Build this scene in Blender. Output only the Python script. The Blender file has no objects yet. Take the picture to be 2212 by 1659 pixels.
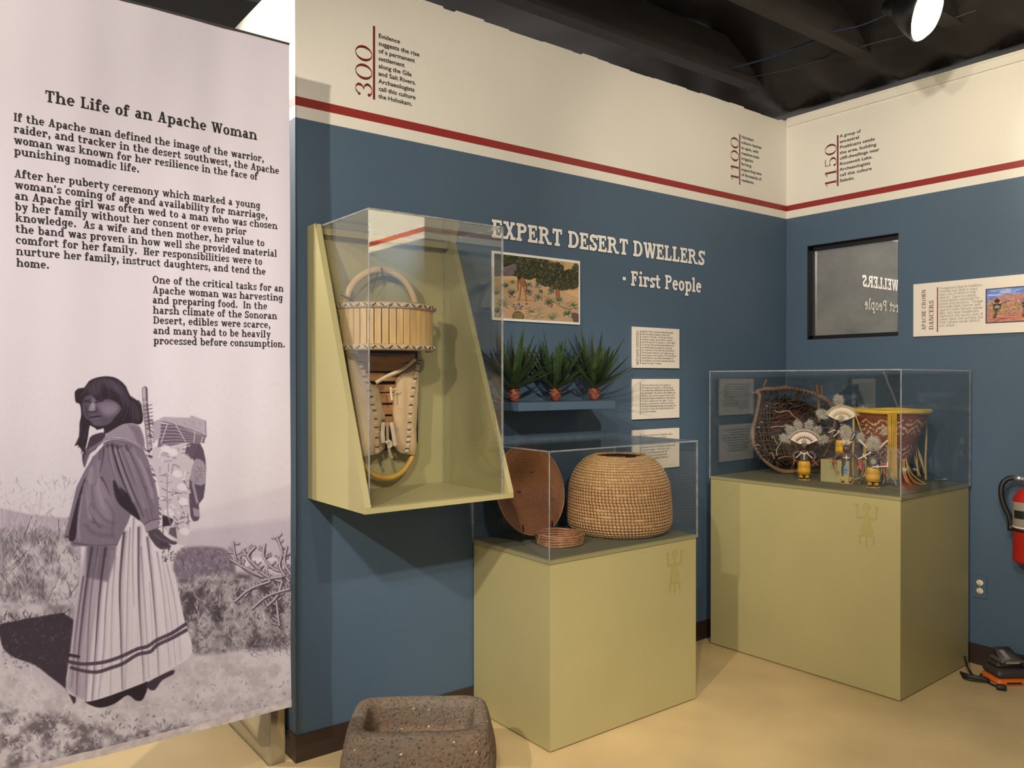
import bpy, math, random
import numpy as np
from mathutils import Vector, Matrix
PI = math.pi
S = bpy.context.scene
COL = S.collection
rnd = random.Random(7)

# ---------------------------------------------------------------- camera
W, H = 2212, 1659
CX, CY, CZ = -4.6475, -3.0893, 1.55
YAW, PITCH, ROLL, FPX = 0.6539, -0.006, -0.0006, 1728.17
fw = Vector((math.sin(YAW)*math.cos(PITCH), math.cos(YAW)*math.cos(PITCH), math.sin(PITCH)))
rt = Vector((math.cos(YAW), -math.sin(YAW), 0)); up = rt.cross(fw)
rt, up = rt*math.cos(ROLL)+up*math.sin(ROLL), up*math.cos(ROLL)-rt*math.sin(ROLL)
cam_d = bpy.data.cameras.new('camera'); cam = bpy.data.objects.new('camera', cam_d); COL.objects.link(cam)
cam_d.sensor_width = 36; cam_d.lens = FPX/W*36; cam_d.clip_start = .05
cam.matrix_world = Matrix(((rt.x, up.x, -fw.x, CX), (rt.y, up.y, -fw.y, CY), (rt.z, up.z, -fw.z, CZ), (0, 0, 0, 1)))
S.camera = cam
S.view_settings.view_transform = 'Standard'; S.view_settings.look = 'None'
S.view_settings.gamma = 1; S.view_settings.exposure = 0.0; S.view_settings.use_curve_mapping = False
S.cycles.caustics_reflective = False; S.cycles.caustics_refractive = False
S.cycles.transparent_max_bounces = 24; S.cycles.max_bounces = 8

# ---------------------------------------------------------------- world: the dim open hall behind the viewer
wd = bpy.data.worlds.new('world'); S.world = wd; wd.use_nodes = True
wd.node_tree.nodes['Background'].inputs[0].default_value = (1.0, .93, .86, 1)
wd.node_tree.nodes['Background'].inputs[1].default_value = 0.62

# ---------------------------------------------------------------- lamps of the ceiling track, with one added fill spot
def spot(name, loc, target, power, size=55, blend=.5, col=(1, .9, .78), radius=.05):
    d = bpy.data.lights.new(name, 'SPOT'); d.energy = power; d.color = col
    d.spot_size = math.radians(size); d.spot_blend = blend; d.shadow_soft_size = radius
    o = bpy.data.objects.new(name, d); COL.objects.link(o); o.location = loc
    o.rotation_euler = (Vector(target)-Vector(loc)).to_track_quat('-Z', 'Y').to_euler()
    return o
spot('track_spot', (-6.5, -2.55, 3.3), (-2.6, -.3, 1.2), 500, 70, .6)
spot('track_spot', (-5.2, -3.3, 3.3), (-1.7, -.3, 1.3), 250, 60, .6)
spot('track_spot', (-3.6, -3.6, 3.3), (-2.1, -.4, .9), 330, 38, .7)
spot('track_spot', (-3.4, -2.2, 3.14), (-.3, -.6, 2.25), 165, 66, .8)
spot('track_spot', (-3.1, -2.7, 3.3), (-.45, -.65, 1.2), 90, 30, .8)  # unseen spot, added to brighten the figures on the taller pedestal
spot('track_spot', (-5.3, -3.1, 3.3), (-4.0, -.2, .9), 150, 48, 1, (.98, .94, .98))
spot('track_spot', (-4.4, 1.3, 3.3), (-3.4, .2, 2.7), 210, 50, .7, (1, .95, .84))
spot('track_spot', (-4.7, 1.1, 3.3), (-3.9, .25, 0), 260, 66, .8, (1, .92, .8))
spot('track_spot', (-2.5, -3.3, 3.3), (-1.55, -3.45, 2.8), 950, 62, .9)
spot('track_spot', (-2.9, -2.9, 3.3), (-2.5, -1.8, 0), 120, 58, .9)

# ---------------------------------------------------------------- helpers
def lin(r, g, b):
    f = lambda v: (v/255/12.92) if v <= 10.31 else ((v/255+.055)/1.055)**2.4
    return (f(r), f(g), f(b))

def bp(ax, val, x, y):
    """a point of a plane from its place in the survey photograph"""
    d = fw + rt*((x-W/2)/FPX) + up*((H/2-y)/FPX)
    i = 'xyz'.index(ax); t = (val-(CX, CY, CZ)[i])/d[i]
    return Vector((CX, CY, CZ))+d*t

def bdep(dep, x, y):
    return Vector((CX, CY, CZ))+(fw + rt*((x-W/2)/FPX) + up*((H/2-y)/FPX))*dep

def mat(name, col, rough=.6, var=0, scale=8, bump=0, bscale=40, metal=0, spec=.5, trans=0, stretch=None, detail=4):
    m = bpy.data.materials.new(name); m.use_nodes = True
    nt = m.node_tree; b = nt.nodes['Principled BSDF']
    b.inputs['Base Color'].default_value = (*col, 1); b.inputs['Roughness'].default_value = rough
    b.inputs['Metallic'].default_value = metal; b.inputs['Specular IOR Level'].default_value = spec
    tc = nt.nodes.new('ShaderNodeTexCoord'); vec = tc.outputs['Object']
    if stretch:
        mp = nt.nodes.new('ShaderNodeMapping'); mp.inputs['Scale'].default_value = stretch
        nt.links.new(vec, mp.inputs['Vector']); vec = mp.outputs[0]
    if var:
        n = nt.nodes.new('ShaderNodeTexNoise'); n.inputs['Scale'].default_value = scale; n.inputs['Detail'].default_value = detail
        nt.links.new(vec, n.inputs['Vector'])
        r = nt.nodes.new('ShaderNodeValToRGB')
        r.color_ramp.elements[0].position = .3; r.color_ramp.elements[1].position = .7
        r.color_ramp.elements[0].color = (*[c*(1-var) for c in col], 1); r.color_ramp.elements[1].color = (*[min(1, c*(1+var)) for c in col], 1)
        nt.links.new(n.outputs['Fac'], r.inputs['Fac']); nt.links.new(r.outputs['Color'], b.inputs['Base Color'])
    if bump:
        n2 = nt.nodes.new('ShaderNodeTexNoise'); n2.inputs['Scale'].default_value = bscale; n2.inputs['Detail'].default_value = 5
        nt.links.new(vec, n2.inputs['Vector'])
        bm_ = nt.nodes.new('ShaderNodeBump'); bm_.inputs['Strength'].default_value = bump; bm_.inputs['Distance'].default_value = .01
        nt.links.new(n2.outputs['Fac'], bm_.inputs['Height']); nt.links.new(bm_.outputs['Normal'], b.inputs['Normal'])
    return m

def attr_mat(name, rough=.6, bump=0, bscale=60, spec=.4):
    m = mat(name, (.5, .5, .5), rough, bump=bump, bscale=bscale, spec=spec)
    a = m.node_tree.nodes.new('ShaderNodeAttribute'); a.attribute_name = 'col'
    m.node_tree.links.new(a.outputs['Color'], m.node_tree.nodes['Principled BSDF'].inputs['Base Color'])
    return m

def glass_mat(name, f0=.045, tint=(.97, .975, .97), power=5, rough=.0):
    m = bpy.data.materials.new(name); m.use_nodes = True; nt = m.node_tree; nt.nodes.clear()
    out = nt.nodes.new('ShaderNodeOutputMaterial'); mx = nt.nodes.new('ShaderNodeMixShader')
    tr = nt.nodes.new('ShaderNodeBsdfTransparent'); tr.inputs[0].default_value = (*tint, 1)
    gl = nt.nodes.new('ShaderNodeBsdfAnisotropic'); gl.inputs['Roughness'].default_value = rough; gl.inputs[0].default_value = (1, 1, 1, 1)
    lw = nt.nodes.new('ShaderNodeLayerWeight'); lw.inputs[0].default_value = .5
    pw = nt.nodes.new('ShaderNodeMath'); pw.operation = 'POWER'; pw.inputs[1].default_value = power
    ml = nt.nodes.new('ShaderNodeMath'); ml.operation = 'MULTIPLY_ADD'; ml.inputs[1].default_value = 1-f0; ml.inputs[2].default_value = f0
    nt.links.new(lw.outputs['Facing'], pw.inputs[0]); nt.links.new(pw.outputs[0], ml.inputs[0])
    nt.links.new(ml.outputs[0], mx.inputs[0]); nt.links.new(tr.outputs[0], mx.inputs[1]); nt.links.new(gl.outputs[0], mx.inputs[2])
    nt.links.new(mx.outputs[0], out.inputs[0])
    return m

def tag(o, label=None, cat=None, group=None, kind=None):
    for k, v in (('label', label), ('category', cat), ('group', group), ('kind', kind)):
        if v: o[k] = v
    return o

def thing(name, label, cat, loc=(0, 0, 0), group=None, rz=0):
    o = bpy.data.objects.new(name, None); COL.objects.link(o); o.location = loc; o.rotation_euler = (0, 0, rz)
    o.empty_display_size = .1
    return tag(o, label, cat, group)

def root_loc(p):
    while p.parent: p = p.parent
    return p.location if not p.get('local') else Vector((0, 0, 0))

class MB:
    """collects shapes, then links them as one mesh object"""
    def __init__(s): s.v = []; s.f = []; s.m = []; s.c = []; s.cur = 0; s.col = None
    def add(s, vs, fs):
        n = len(s.v); s.v += [tuple(p) for p in vs]; s.f += [tuple(i+n for i in f) for f in fs]; s.m += [s.cur]*len(fs)
        if s.col is not None: s.c += [s.col]*len(vs)
        return s
    def box(s, a, b, M=None):
        x0, y0, z0 = [min(p, q) for p, q in zip(a, b)]; x1, y1, z1 = [max(p, q) for p, q in zip(a, b)]
        vs = [(x0, y0, z0), (x1, y0, z0), (x1, y1, z0), (x0, y1, z0), (x0, y0, z1), (x1, y0, z1), (x1, y1, z1), (x0, y1, z1)]
        if M is not None: vs = [M @ Vector(p) for p in vs]
        return s.add(vs, [(0, 3, 2, 1), (4, 5, 6, 7), (0, 1, 5, 4), (1, 2, 6, 5), (2, 3, 7, 6), (3, 0, 4, 7)])
    def rbox(s, a, b, r, M=None):
        """box with rounded vertical edges and chamfered top and bottom"""
        x0, y0, z0 = [min(p, q) for p, q in zip(a, b)]; x1, y1, z1 = [max(p, q) for p, q in zip(a, b)]
        rings = []
        for z, k in ((z0, r*.6), (z0+r*.6, 0), (z1-r*.6, 0), (z1, r*.6)):
            ring = []
            for cx, cy, a0 in ((x1-r, y1-r, 0), (x0+r, y1-r, 90), (x0+r, y0+r, 180), (x1-r, y0+r, 270)):
                for i in range(5):
                    t = math.radians(a0+i*22.5); ring.append((cx+(r-k)*math.cos(t), cy+(r-k)*math.sin(t), z))
            rings.append(ring)
        n = len(rings[0]); vs = [p for q in rings for p in q]
        if M is not None: vs = [M @ Vector(p) for p in vs]
        fs = [(k*n+i, k*n+(i+1) % n, (k+1)*n+(i+1) % n, (k+1)*n+i) for k in range(3) for i in range(n)]
        fs += [tuple(range(n))[::-1], tuple(range(3*n, 4*n))]
        return s.add(vs, fs)
    def tube(s, pts, rad, n=8, cap=True, closed=False, flat=1.0):
        pts = [Vector(p) for p in pts]; N = len(pts)
        rads = rad if isinstance(rad, (list, tuple)) else [rad]*N
        vs = []; ref = None
        for i, p in enumerate(pts):
            if closed: t = pts[(i+1) % N]-pts[i-1]
            else: t = pts[min(i+1, N-1)]-pts[max(i-1, 0)]
            if t.length < 1e-9: t = Vector((0, 0, 1))
            t.normalize()
            if ref is None:
                ref = Vector((0, 0, 1)) if abs(t.z) < .9 else Vector((1, 0, 0))
            u = ref-t*ref.dot(t)
            if u.length < 1e-6: u = t.orthogonal()
            u.normalize(); w = t.cross(u); ref = u
            for k in range(n):
                a = 2*PI*k/n; vs.append(p+(u*math.cos(a)+w*math.sin(a)*flat)*rads[i])
        R = N if closed else N-1
        fs = [(i*n+k, i*n+(k+1) % n, ((i+1) % N)*n+(k+1) % n, ((i+1) % N)*n+k) for i in range(R) for k in range(n)]
        if cap and not closed: fs += [tuple(range(n))[::-1], tuple(range((N-1)*n, N*n))]
        return s.add(vs, fs)
    def lathe(s, prof, c=(0, 0, 0), n=24, M=None, cap=True):
        vs = [(c[0]+r*math.cos(2*PI*k/n), c[1]+r*math.sin(2*PI*k/n), c[2]+z) for r, z in prof for k in range(n)]
        if M is not None: vs = [M @ Vector(p) for p in vs]
        N = len(prof)
        fs = [(i*n+k, i*n+(k+1) % n, (i+1)*n+(k+1) % n, (i+1)*n+k) for i in range(N-1) for k in range(n)]
        if cap: fs += [tuple(range(n))[::-1], tuple(range((N-1)*n, N*n))]
        return s.add(vs, fs)
    def ball(s, c, r, n=10, m=6, M=None):
        rx, ry, rz = r if isinstance(r, (tuple, list)) else (r, r, r)
        vs = []
        for i in range(m+1):
            a = PI*(i+.001*(i == 0)-.001*(i == m))/m
            for k in range(n):
                b = 2*PI*k/n
                vs.append((c[0]+rx*math.sin(a)*math.cos(b), c[1]+ry*math.sin(a)*math.sin(b), c[2]-rz*math.cos(a)))
        if M is not None: vs = [M @ Vector(p) for p in vs]
        fs = [(i*n+k, i*n+(k+1) % n, (i+1)*n+(k+1) % n, (i+1)*n+k) for i in range(m) for k in range(n)]
        return s.add(vs, fs)
    def prism(s, poly, d, M=None):
        """closed outline (3-D points) pushed along the vector d"""
        n = len(poly); d = Vector(d); vs = [Vector(p) for p in poly]+[Vector(p)+d for p in poly]
        if M is not None: vs = [M @ p for p in vs]
        fs = [tuple(range(n))[::-1], tuple(range(n, 2*n))]+[(i, (i+1) % n, n+(i+1) % n, n+i) for i in range(n)]
        return s.add(vs, fs)
    def quad(s, a, b, c, d): return s.add([a, b, c, d], [(0, 1, 2, 3)])
    def build(s, name, mats, parent=None, smooth=False, fix=True):
        me = bpy.data.meshes.new(name)
        off = root_loc(parent) if parent is not None else Vector((0, 0, 0))
        v = [(p[0]-off.x, p[1]-off.y, p[2]-off.z) for p in s.v]
        me.from_pydata(v, [], s.f)
        for m in (mats if isinstance(mats, (list, tuple)) else [mats]): me.materials.append(m)
        me.polygons.foreach_set('material_index', s.m)
        if smooth: me.polygons.foreach_set('use_smooth', [True]*len(s.f))
        if s.c:
            ca = me.color_attributes.new('col', 'FLOAT_COLOR', 'POINT')
            ca.data.foreach_set('color', np.array([(*c, 1) for c in s.c], dtype=np.float32).ravel())
        me.update()
        if fix:
            import bmesh
            b = bmesh.new(); b.from_mesh(me); bmesh.ops.recalc_face_normals(b, faces=b.faces); b.to_mesh(me); b.free()
        o = bpy.data.objects.new(name, me); COL.objects.link(o)
        if parent is not None: o.parent = parent
        if smooth == 'auto':
            pass
        return o

def grid_obj(name, P, cols, m, parent=None, smooth=True, closed=False):
    """P: (rows, cols, 3) array -> grid mesh with an optional colour per point"""
    r, c = P.shape[:2]; off = np.array(root_loc(parent)) if parent is not None else np.zeros(3)
    v = (P.reshape(-1, 3)-off).astype(np.float32)
    idx = np.arange(r*c).reshape(r, c)
    if closed: idx = np.concatenate([idx, idx[:, :1]], 1)
    q = np.stack([idx[:-1, :-1], idx[:-1, 1:], idx[1:, 1:], idx[1:, :-1]], -1).reshape(-1, 4)
    me = bpy.data.meshes.new(name); nf = len(q)
    me.vertices.add(len(v)); me.vertices.foreach_set('co', v.ravel())
    me.loops.add(nf*4); me.loops.foreach_set('vertex_index', q.ravel().astype(np.int32))
    me.polygons.add(nf); me.polygons.foreach_set('loop_start', np.arange(nf, dtype=np.int32)*4)
    me.polygons.foreach_set('loop_total', np.full(nf, 4, dtype=np.int32))
    me.polygons.foreach_set('use_smooth', np.full(nf, bool(smooth)))
    me.update(calc_edges=True); me.validate()
    if cols is not None:
        ca = me.color_attributes.new('col', 'FLOAT_COLOR', 'POINT')
        cc = np.ones((r*c, 4), np.float32); cc[:, :3] = cols.reshape(-1, 3); ca.data.foreach_set('color', cc.ravel())
    me.materials.append(m)
    o = bpy.data.objects.new(name, me); COL.objects.link(o)
    if parent is not None: o.parent = parent
    return o

def smooth_path(pts, n=6, closed=False):
    pts = [Vector(p) for p in pts]; out = []; N = len(pts)
    for i in range(N if closed else N-1):
        p0 = pts[i-1] if (closed or i > 0) else pts[0]; p1 = pts[i]; p2 = pts[(i+1) % N]
        p3 = pts[(i+2) % N] if (closed or i+2 < N) else pts[-1]
        for k in range(n):
            t = k/n
            out.append(.5*((2*p1)+(p2-p0)*t+(2*p0-5*p1+4*p2-p3)*t*t+(3*p1-p0-3*p2+p3)*t**3))
    if not closed: out.append(pts[-1])
    return out

# ---------------------------------------------------------------- slab-serif lettering, drawn stroke by stroke
class Slab:
    def __init__(s, stem=.15, thin=.07, serif=.07, grow=0, seg=18, con=1.0):
        s.lv = []; s.S, s.T, s.F, s.g, s.seg = stem, thin, serif, grow, seg
    def R(s, x0, y0, x1, y1):
        g = s.g; s.lv.append(len(s.q)); s.q.append([(x0-g, y0-g), (x1+g, y0-g), (x1+g, y1+g), (x0-g, y1+g)])
    def D(s, x0, y0, x1, y1, w):
        g = s.g
        if y1 < y0: x0, y0, x1, y1 = x1, y1, x0, y0
        s.lv.append(len(s.q))
        s.q.append([(x0-g, y0-g*.6), (x0+w+g, y0-g*.6), (x1+w+g, y1+g*.6), (x1-g, y1+g*.6)])
    def E(s, cx, cy, rx, ry, a0=0, a1=360, wx=None, wy=None):
        g = s.g; wx = s.S if wx is None else wx; wy = s.T if wy is None else wy
        n = max(3, int(s.seg*abs(a1-a0)/360)); P = []; s.lv.append(len(s.q))
        for i in range(n+1):
            a = math.radians(a0+(a1-a0)*i/n); c, t = math.cos(a), math.sin(a)
            P.append(((cx+(rx+g)*c, cy+(ry+g)*t), (cx+max(rx-wx-g, .001)*c, cy+max(ry-wy-g, .001)*t)))
        for i in range(n): s.q.append([P[i][0], P[i+1][0], P[i+1][1], P[i][1]])
    def st(s, x, y0, y1, b=3, t=1, w=None):
        w = s.S if w is None else w; T, F = s.T, s.F
        s.R(x, y0, x+w, y1)
        if b: s.R(x-F*(b & 1), y0, x+w+F*(b >> 1 & 1), y0+T)
        if t: s.R(x-F*(t & 1), y1-T, x+w+F*(t >> 1 & 1), y1)
    def glyph(s, ch):
        s.q = []; s.lv = []; St, T, F = s.S, s.T, s.F; X, C, A, Dn = .5, .7, .73, -.22
        R, D, E, st = s.R, s.D, s.E, s.st; L = F
        w = .55
        if ch == ' ': return [], .30
        if ch == 'o': E(.27, .25, .27, .26); w = .54
        elif ch == 'c': E(.27, .25, .27, .26, 48, 318); R(.37, .32, .37+St*.9, .44); w = .52
        elif ch == 'e': E(.27, .25, .27, .26, 0, 320); R(St*.6, .22, .53-St*.2, .22+T); w = .54
        elif ch == 'a':
            E(.25, .34, .2, .17, 0, 165); R(.45-St, .1, .45, .34); R(.45-St, 0, .45+F, T); R(.45-St, 0, .45, .12); E(.21, .15, .21, .16, 0, 360, St, T); w = .45+F
        elif ch == 'b': st(L, 0, A, 0, 1); E(L+.28, .25, .28, .26); w = L+.56
        elif ch == 'd': E(.28, .25, .28, .26); st(.56-St, 0, A, 2, 1); w = .56+F
        elif ch == 'p': st(L, Dn, X, 3, 1); E(L+.28, .25, .28, .26); w = L+.56
        elif ch == 'q': E(.28, .25, .28, .26); st(.56-St, Dn, X, 3, 0); w = .56+F
        elif ch == 'g':
            E(.26, .27, .26, .24); R(.52-St, -.08, .52, X); R(.5, X-T, .52+F, X); E(.28, -.07, .24, .16, 180, 360); w = .52+F
        elif ch in 'hn':
            st(L, 0, A if ch == 'h' else X, 3, 1); E(L+.29, .3, .28, .21, 0, 150); st(L+.57-St, 0, .3, 3, 0); w = 2*L+.57
        elif ch == 'm':
            st(L, 0, X, 3, 1)
            for k in (0, .4): E(L+.24+k, .3, .235, .21, 0, 150); st(L+.475-St+k, 0, .3, 3, 0)
            w = 2*L+.875
        elif ch == 'u': st(L, .2, X, 0, 1); E(L+.28, .21, .28, .22, 180, 335); st(L+.57-St, 0, X, 2, 1); w = 2*L+.57
        elif ch == 'r': st(L, 0, X, 3, 1); E(L+St+.12, .3, .22, .21, 40, 150); R(L+St+.13, .3, L+St+.13+St*.9, .44); w = L+St+.28
        elif ch == 's':
            k = (St+T)/2; E(.22, .37, .21, .135, 20, 275, k, T*1.2); E(.22, .13, .22, .135, -160, 95, k, T*1.2)
            R(.36, .34, .36+T, .5); R(.01, 0, .01+T, .16); w = .45
        elif ch == 'f': st(L, 0, A-.15, 3, 0); E(L+.2, A-.16, .2, .18, 15, 180); R(L+.22, A-.17, L+.22+St*.8, A-.05); R(0, X-T, L+.34, X); w = L+.36
        elif ch == 't': st(L, .14, .64, 0, 0); E(L+.2, .15, .2, .16, 180, 330); R(0, X-T, L+.32, X); w = L+.37
        elif ch == 'i': st(L, 0, X, 3, 1); R(L-.01, .58, L+St+.01, .72); w = 2*L+St
        elif ch == 'j': st(L, -.05, X, 0, 1); E(L-.1, -.05, .1+St, .16, 270, 360); R(L-.01, .58, L+St+.01, .72); w = L+St
        elif ch == 'l': st(L, 0, A, 3, 1); w = 2*L+St
        elif ch == 'k': st(L, 0, A, 3, 1); D(L+St-.02, .2, L+.38, X, T*1.3); D(L+.42, 0, L+.2, .3, St); R(L+.26, X-T, L+.56, X); R(L+.34, 0, L+.66, T); w = L+.66
        elif ch == 'v': D(.27, 0, .07, X, St); D(.3, 0, .48, X, T*1.2); R(0, X-T, .3, X); R(.38, X-T, .62, X); w = .62
        elif ch == 'w':
            D(.22, 0, .06, X, St); D(.27, 0, .4, X, T*1.2); D(.55, 0, .38, X, St); D(.6, 0, .74, X, T*1.2); R(0, X-T, .28, X); R(.64, X-T, .86, X); w = .86
        elif ch == 'y': D(.27, 0, .07, X, St); D(.2, Dn, .48, X, T*1.3); R(0, X-T, .3, X); R(.38, X-T, .62, X); R(.1, Dn, .26, Dn+T*1.4); w = .62
        elif ch == 'x': D(.42, 0, .06, X, St); D(.08, 0, .42, X, T*1.2); R(0, X-T, .28, X); R(.36, X-T, .58, X); R(0, 0, .22, T); R(.34, 0, .62, T); w = .62
        elif ch == 'z': R(.02, X-T, .46, X); R(.02, 0, .48, T); D(.02, 0, .46-St, X, St); w = .5
        elif ch == '.': R(.06, 0, .06+St*1.05, St*1.05); w = .12+St
        elif ch == ',': R(.06, 0, .06+St*1.05, St*1.05); D(.06, -.14, .12, .04, St*.7); w = .12+St
        elif ch == '-': R(.04, .22, .3, .22+T*1.4); w = .34
        elif ch in "'": R(.05, .55, .05+St*.9, .7); D(.05, .46, .1, .58, St*.5); w = .1+St
        elif ch == '"':
            for k in (0, .17): R(.05+k, .52, .05+St*.75+k, .7)
            w = .42
        elif ch == 'A': D(.07, 0, .31, C, T*1.2); D(.62-St, 0, .3, C, St); R(.16, .2, .52, .2+T); R(0, 0, .25, T); R(.46-St*.5, 0, .72, T); R(.28, C-T, .3+St, C); w = .72
        elif ch == 'B':
            st(L, 0, C, 1, 1); E(L+.28, .53, .24, .17, -90, 90); E(L+.3, .19, .27, .19, -90, 90)
            for y in (0, .36, C-T): R(L, y, L+.3, y+T)
            w = L+.58
        elif ch in 'CG':
            E(.35, .35, .35, .36, 42, 318); R(.6, .46, .6+T, .7); w = .67
            if ch == 'G': st(.66-St, .02, .32, 0, 3)
        elif ch == 'D': st(L, 0, C, 1, 1); E(L+.26, .35, .38, .35, -90, 90); R(L, 0, L+.27, T); R(L, C-T, L+.27, C); w = L+.65
        elif ch in 'EF':
            st(L, 0, C, 1 if ch == 'E' else 3, 1); R(L, C-T, L+.5, C); R(L+.5-T, .5, L+.5, C); R(L, .33, L+.36, .33+T); R(L+.36-T*.8, .22, L+.36, .48)
            if ch == 'E': R(L, 0, L+.53, T); R(L+.53-T, 0, L+.53, .21)
            w = L+.54
        elif ch == 'H': st(L, 0, C, 3, 3); st(L+.55-St, 0, C, 3, 3); R(L+.1, .33, L+.45, .33+T); w = 2*L+.55
        elif ch == 'I': st(L, 0, C, 3, 3); w = 2*L+St
        elif ch == 'J': st(L+.15, .15, C, 0, 3); E(L+.15+St-.2, .16, .2, .17, 180, 360); w = 2*L+.15+St
        elif ch == 'K': st(L, 0, C, 3, 3); D(L+St-.02, .26, L+.44, C, T*1.3); D(L+.48, 0, L+.2, .42, St); R(L+.34, C-T, L+.64, C); R(L+.4, 0, L+.72, T); w = L+.72
        elif ch == 'L': st(L, 0, C, 1, 3); R(L, 0, L+.5, T); R(L+.5-T, 0, L+.5, .25); w = L+.52
        elif ch == 'M': st(L, 0, C, 3, 1, T*1.3); st(L+.7-St, 0, C, 3, 2); D(L+.28, .04, L, C, St); D(L+.32, .04, L+.7-T*1.4, C, T*1.2); w = 2*L+.7
        elif ch == 'N': st(L, 0, C, 3, 1, T*1.3); st(L+.58-T*1.3, 0, C, 0, 3, T*1.3); D(L+.58-St, 0, L, C, St); w = 2*L+.58
        elif ch in 'OQ':
            E(.37, .35, .37, .36); w = .74
            if ch == 'Q': D(.58, -.12, .4, .14, St)
        elif ch in 'PR':
            st(L, 0, C, 3, 1); E(L+.28, .51, .27, .19, -90, 90); R(L, C-T, L+.29, C); R(L, .32, L+.29, .32+T); w = L+.56
            if ch == 'R': D(L+.5, 0, L+.26, .34, St); R(L+.48, 0, L+.5+St+F, T); w = L+.5+St+F
        elif ch == 'S':
            k = St*.95; E(.28, .52, .26, .185, 15, 275, k, T*1.25); E(.28, .185, .27, .195, -165, 95, k, T*1.25)
            R(.48, .48, .48+T, C); R(.01, 0, .01+T, .24); w = .56
        elif ch == 'T': st(.31-St/2, 0, C, 3, 0); R(0, C-T, .62, C); R(0, .48, T, C); R(.62-T, .48, .62, C); w = .62
        elif ch == 'U': st(L, .22, C, 0, 3); st(L+.56-T*1.3, .22, C, 0, 3, T*1.3); E(L+.28, .23, .28, .24, 180, 360, St, T); w = 2*L+.56
        elif ch == 'V': D(.3, 0, .07, C, St); D(.34, 0, .58, C, T*1.2); R(0, C-T, .32, C); R(.46, C-T, .74, C); w = .74
        elif ch == 'W':
            D(.24, 0, .06, C, St); D(.29, 0, .46, C, T*1.2); D(.62, 0, .44, C, St); D(.67, 0, .84, C, T*1.2); R(0, C-T, .3, C); R(.36, C-T, .62, C); R(.74, C-T, .98, C); w = .98
        elif ch == 'X': D(.5, 0, .06, C, St); D(.1, 0, .5, C, T*1.3); R(0, C-T, .32, C); R(.42, C-T, .68, C); R(0, 0, .26, T); R(.4, 0, .72, T); w = .72
        elif ch == 'Y': D(.3, .3, .06, C, St); D(.34, .3, .56, C, T*1.2); st(.29, 0, .34, 3, 0); R(0, C-T, .32, C); R(.44, C-T, .72, C); w = .72
        elif ch == '0': E(.3, .35, .3, .36); w = .6
        elif ch == '1': st(.16, 0, C, 3, 0); D(.0, .55, .16, C-T*.2, T*1.3); R(.02, .56, .2, .56+T); s.R(.16-F*1.3, 0, .16+St+F*1.3, T); w = .42
        elif ch == '3':
            E(.24, .53, .22, .18, -90, 150); E(.25, .18, .26, .19, -160, 90); E(.05, .55, .055, .06, 0, 360, .05, .05); E(.07, .13, .06, .06, 0, 360, .055, .055); w = .52
        elif ch == '5':
            R(.07, .34, .07+T*1.2, C); R(.07, C-T*1.6, .44, C); E(.22, .21, .27, .22, -150, 125); E(.06, .12, .055, .055, 0, 360, .05, .05); w = .52
        return s.q, w

def slab_text(text, font, track=.07):
    """quads of a line of lettering and its length, cap height .7"""
    x = 0; out = []
    for i, ch in enumerate(text):
        q, w = font.glyph(ch); lv = list(font.lv)
        out += [([(px+x, py) for px, py in p], sum(1 for l in lv if l <= j)+6*(i % 2)) for j, p in enumerate(q)]; x += w+track
    return out, x-track

_sans = {}
def sans_text(text, bold=.018):
    if text not in _sans:
        cu = bpy.data.curves.new('t', 'FONT'); cu.body = text; cu.size = 1; cu.offset = bold; cu.resolution_u = 3
        o = bpy.data.objects.new('t', cu); COL.objects.link(o)
        dg = bpy.context.evaluated_depsgraph_get(); ev = o.evaluated_get(dg); me = ev.to_mesh()
        vs = [(v.co.x, v.co.y) for v in me.vertices]; fs = [tuple(p.vertices) for p in me.polygons]
        ev.to_mesh_clear(); bpy.data.objects.remove(o); bpy.data.curves.remove(cu)
        _sans[text] = (vs, fs)
    return _sans[text]

def put_slab(mb, text, font, org, ux, uy, size, length=None, track=.07, fn=None):
    """lay a line of slab lettering on a plane: org, unit vectors along and up, em size, fitted to a length"""
    q, L = slab_text(text, font, track); kx = size if length is None else length/L
    org, ux, uy = Vector(org), Vector(ux), Vector(uy)
    vs = []; fs = []; nv = ux.cross(uy)*.00004
    for p, lv in q:
        n = len(vs); vs += [org+ux*(a*kx)+uy*(b*size)+nv*lv for a, b in p]; fs.append((n, n+1, n+2, n+3))
    if fn: vs = [fn(v) for v in vs]
    mb.add(vs, fs); return L*kx

def put_sans(mb, text, org, ux, uy, size, length=None, bold=.018):
    vs, fs = sans_text(text, bold); L = max(v[0] for v in vs); kx = size if length is None else length/L
    org, ux, uy = Vector(org), Vector(ux), Vector(uy)
    mb.add([org+ux*(a*kx)+uy*(b*size) for a, b in vs], fs)

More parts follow.
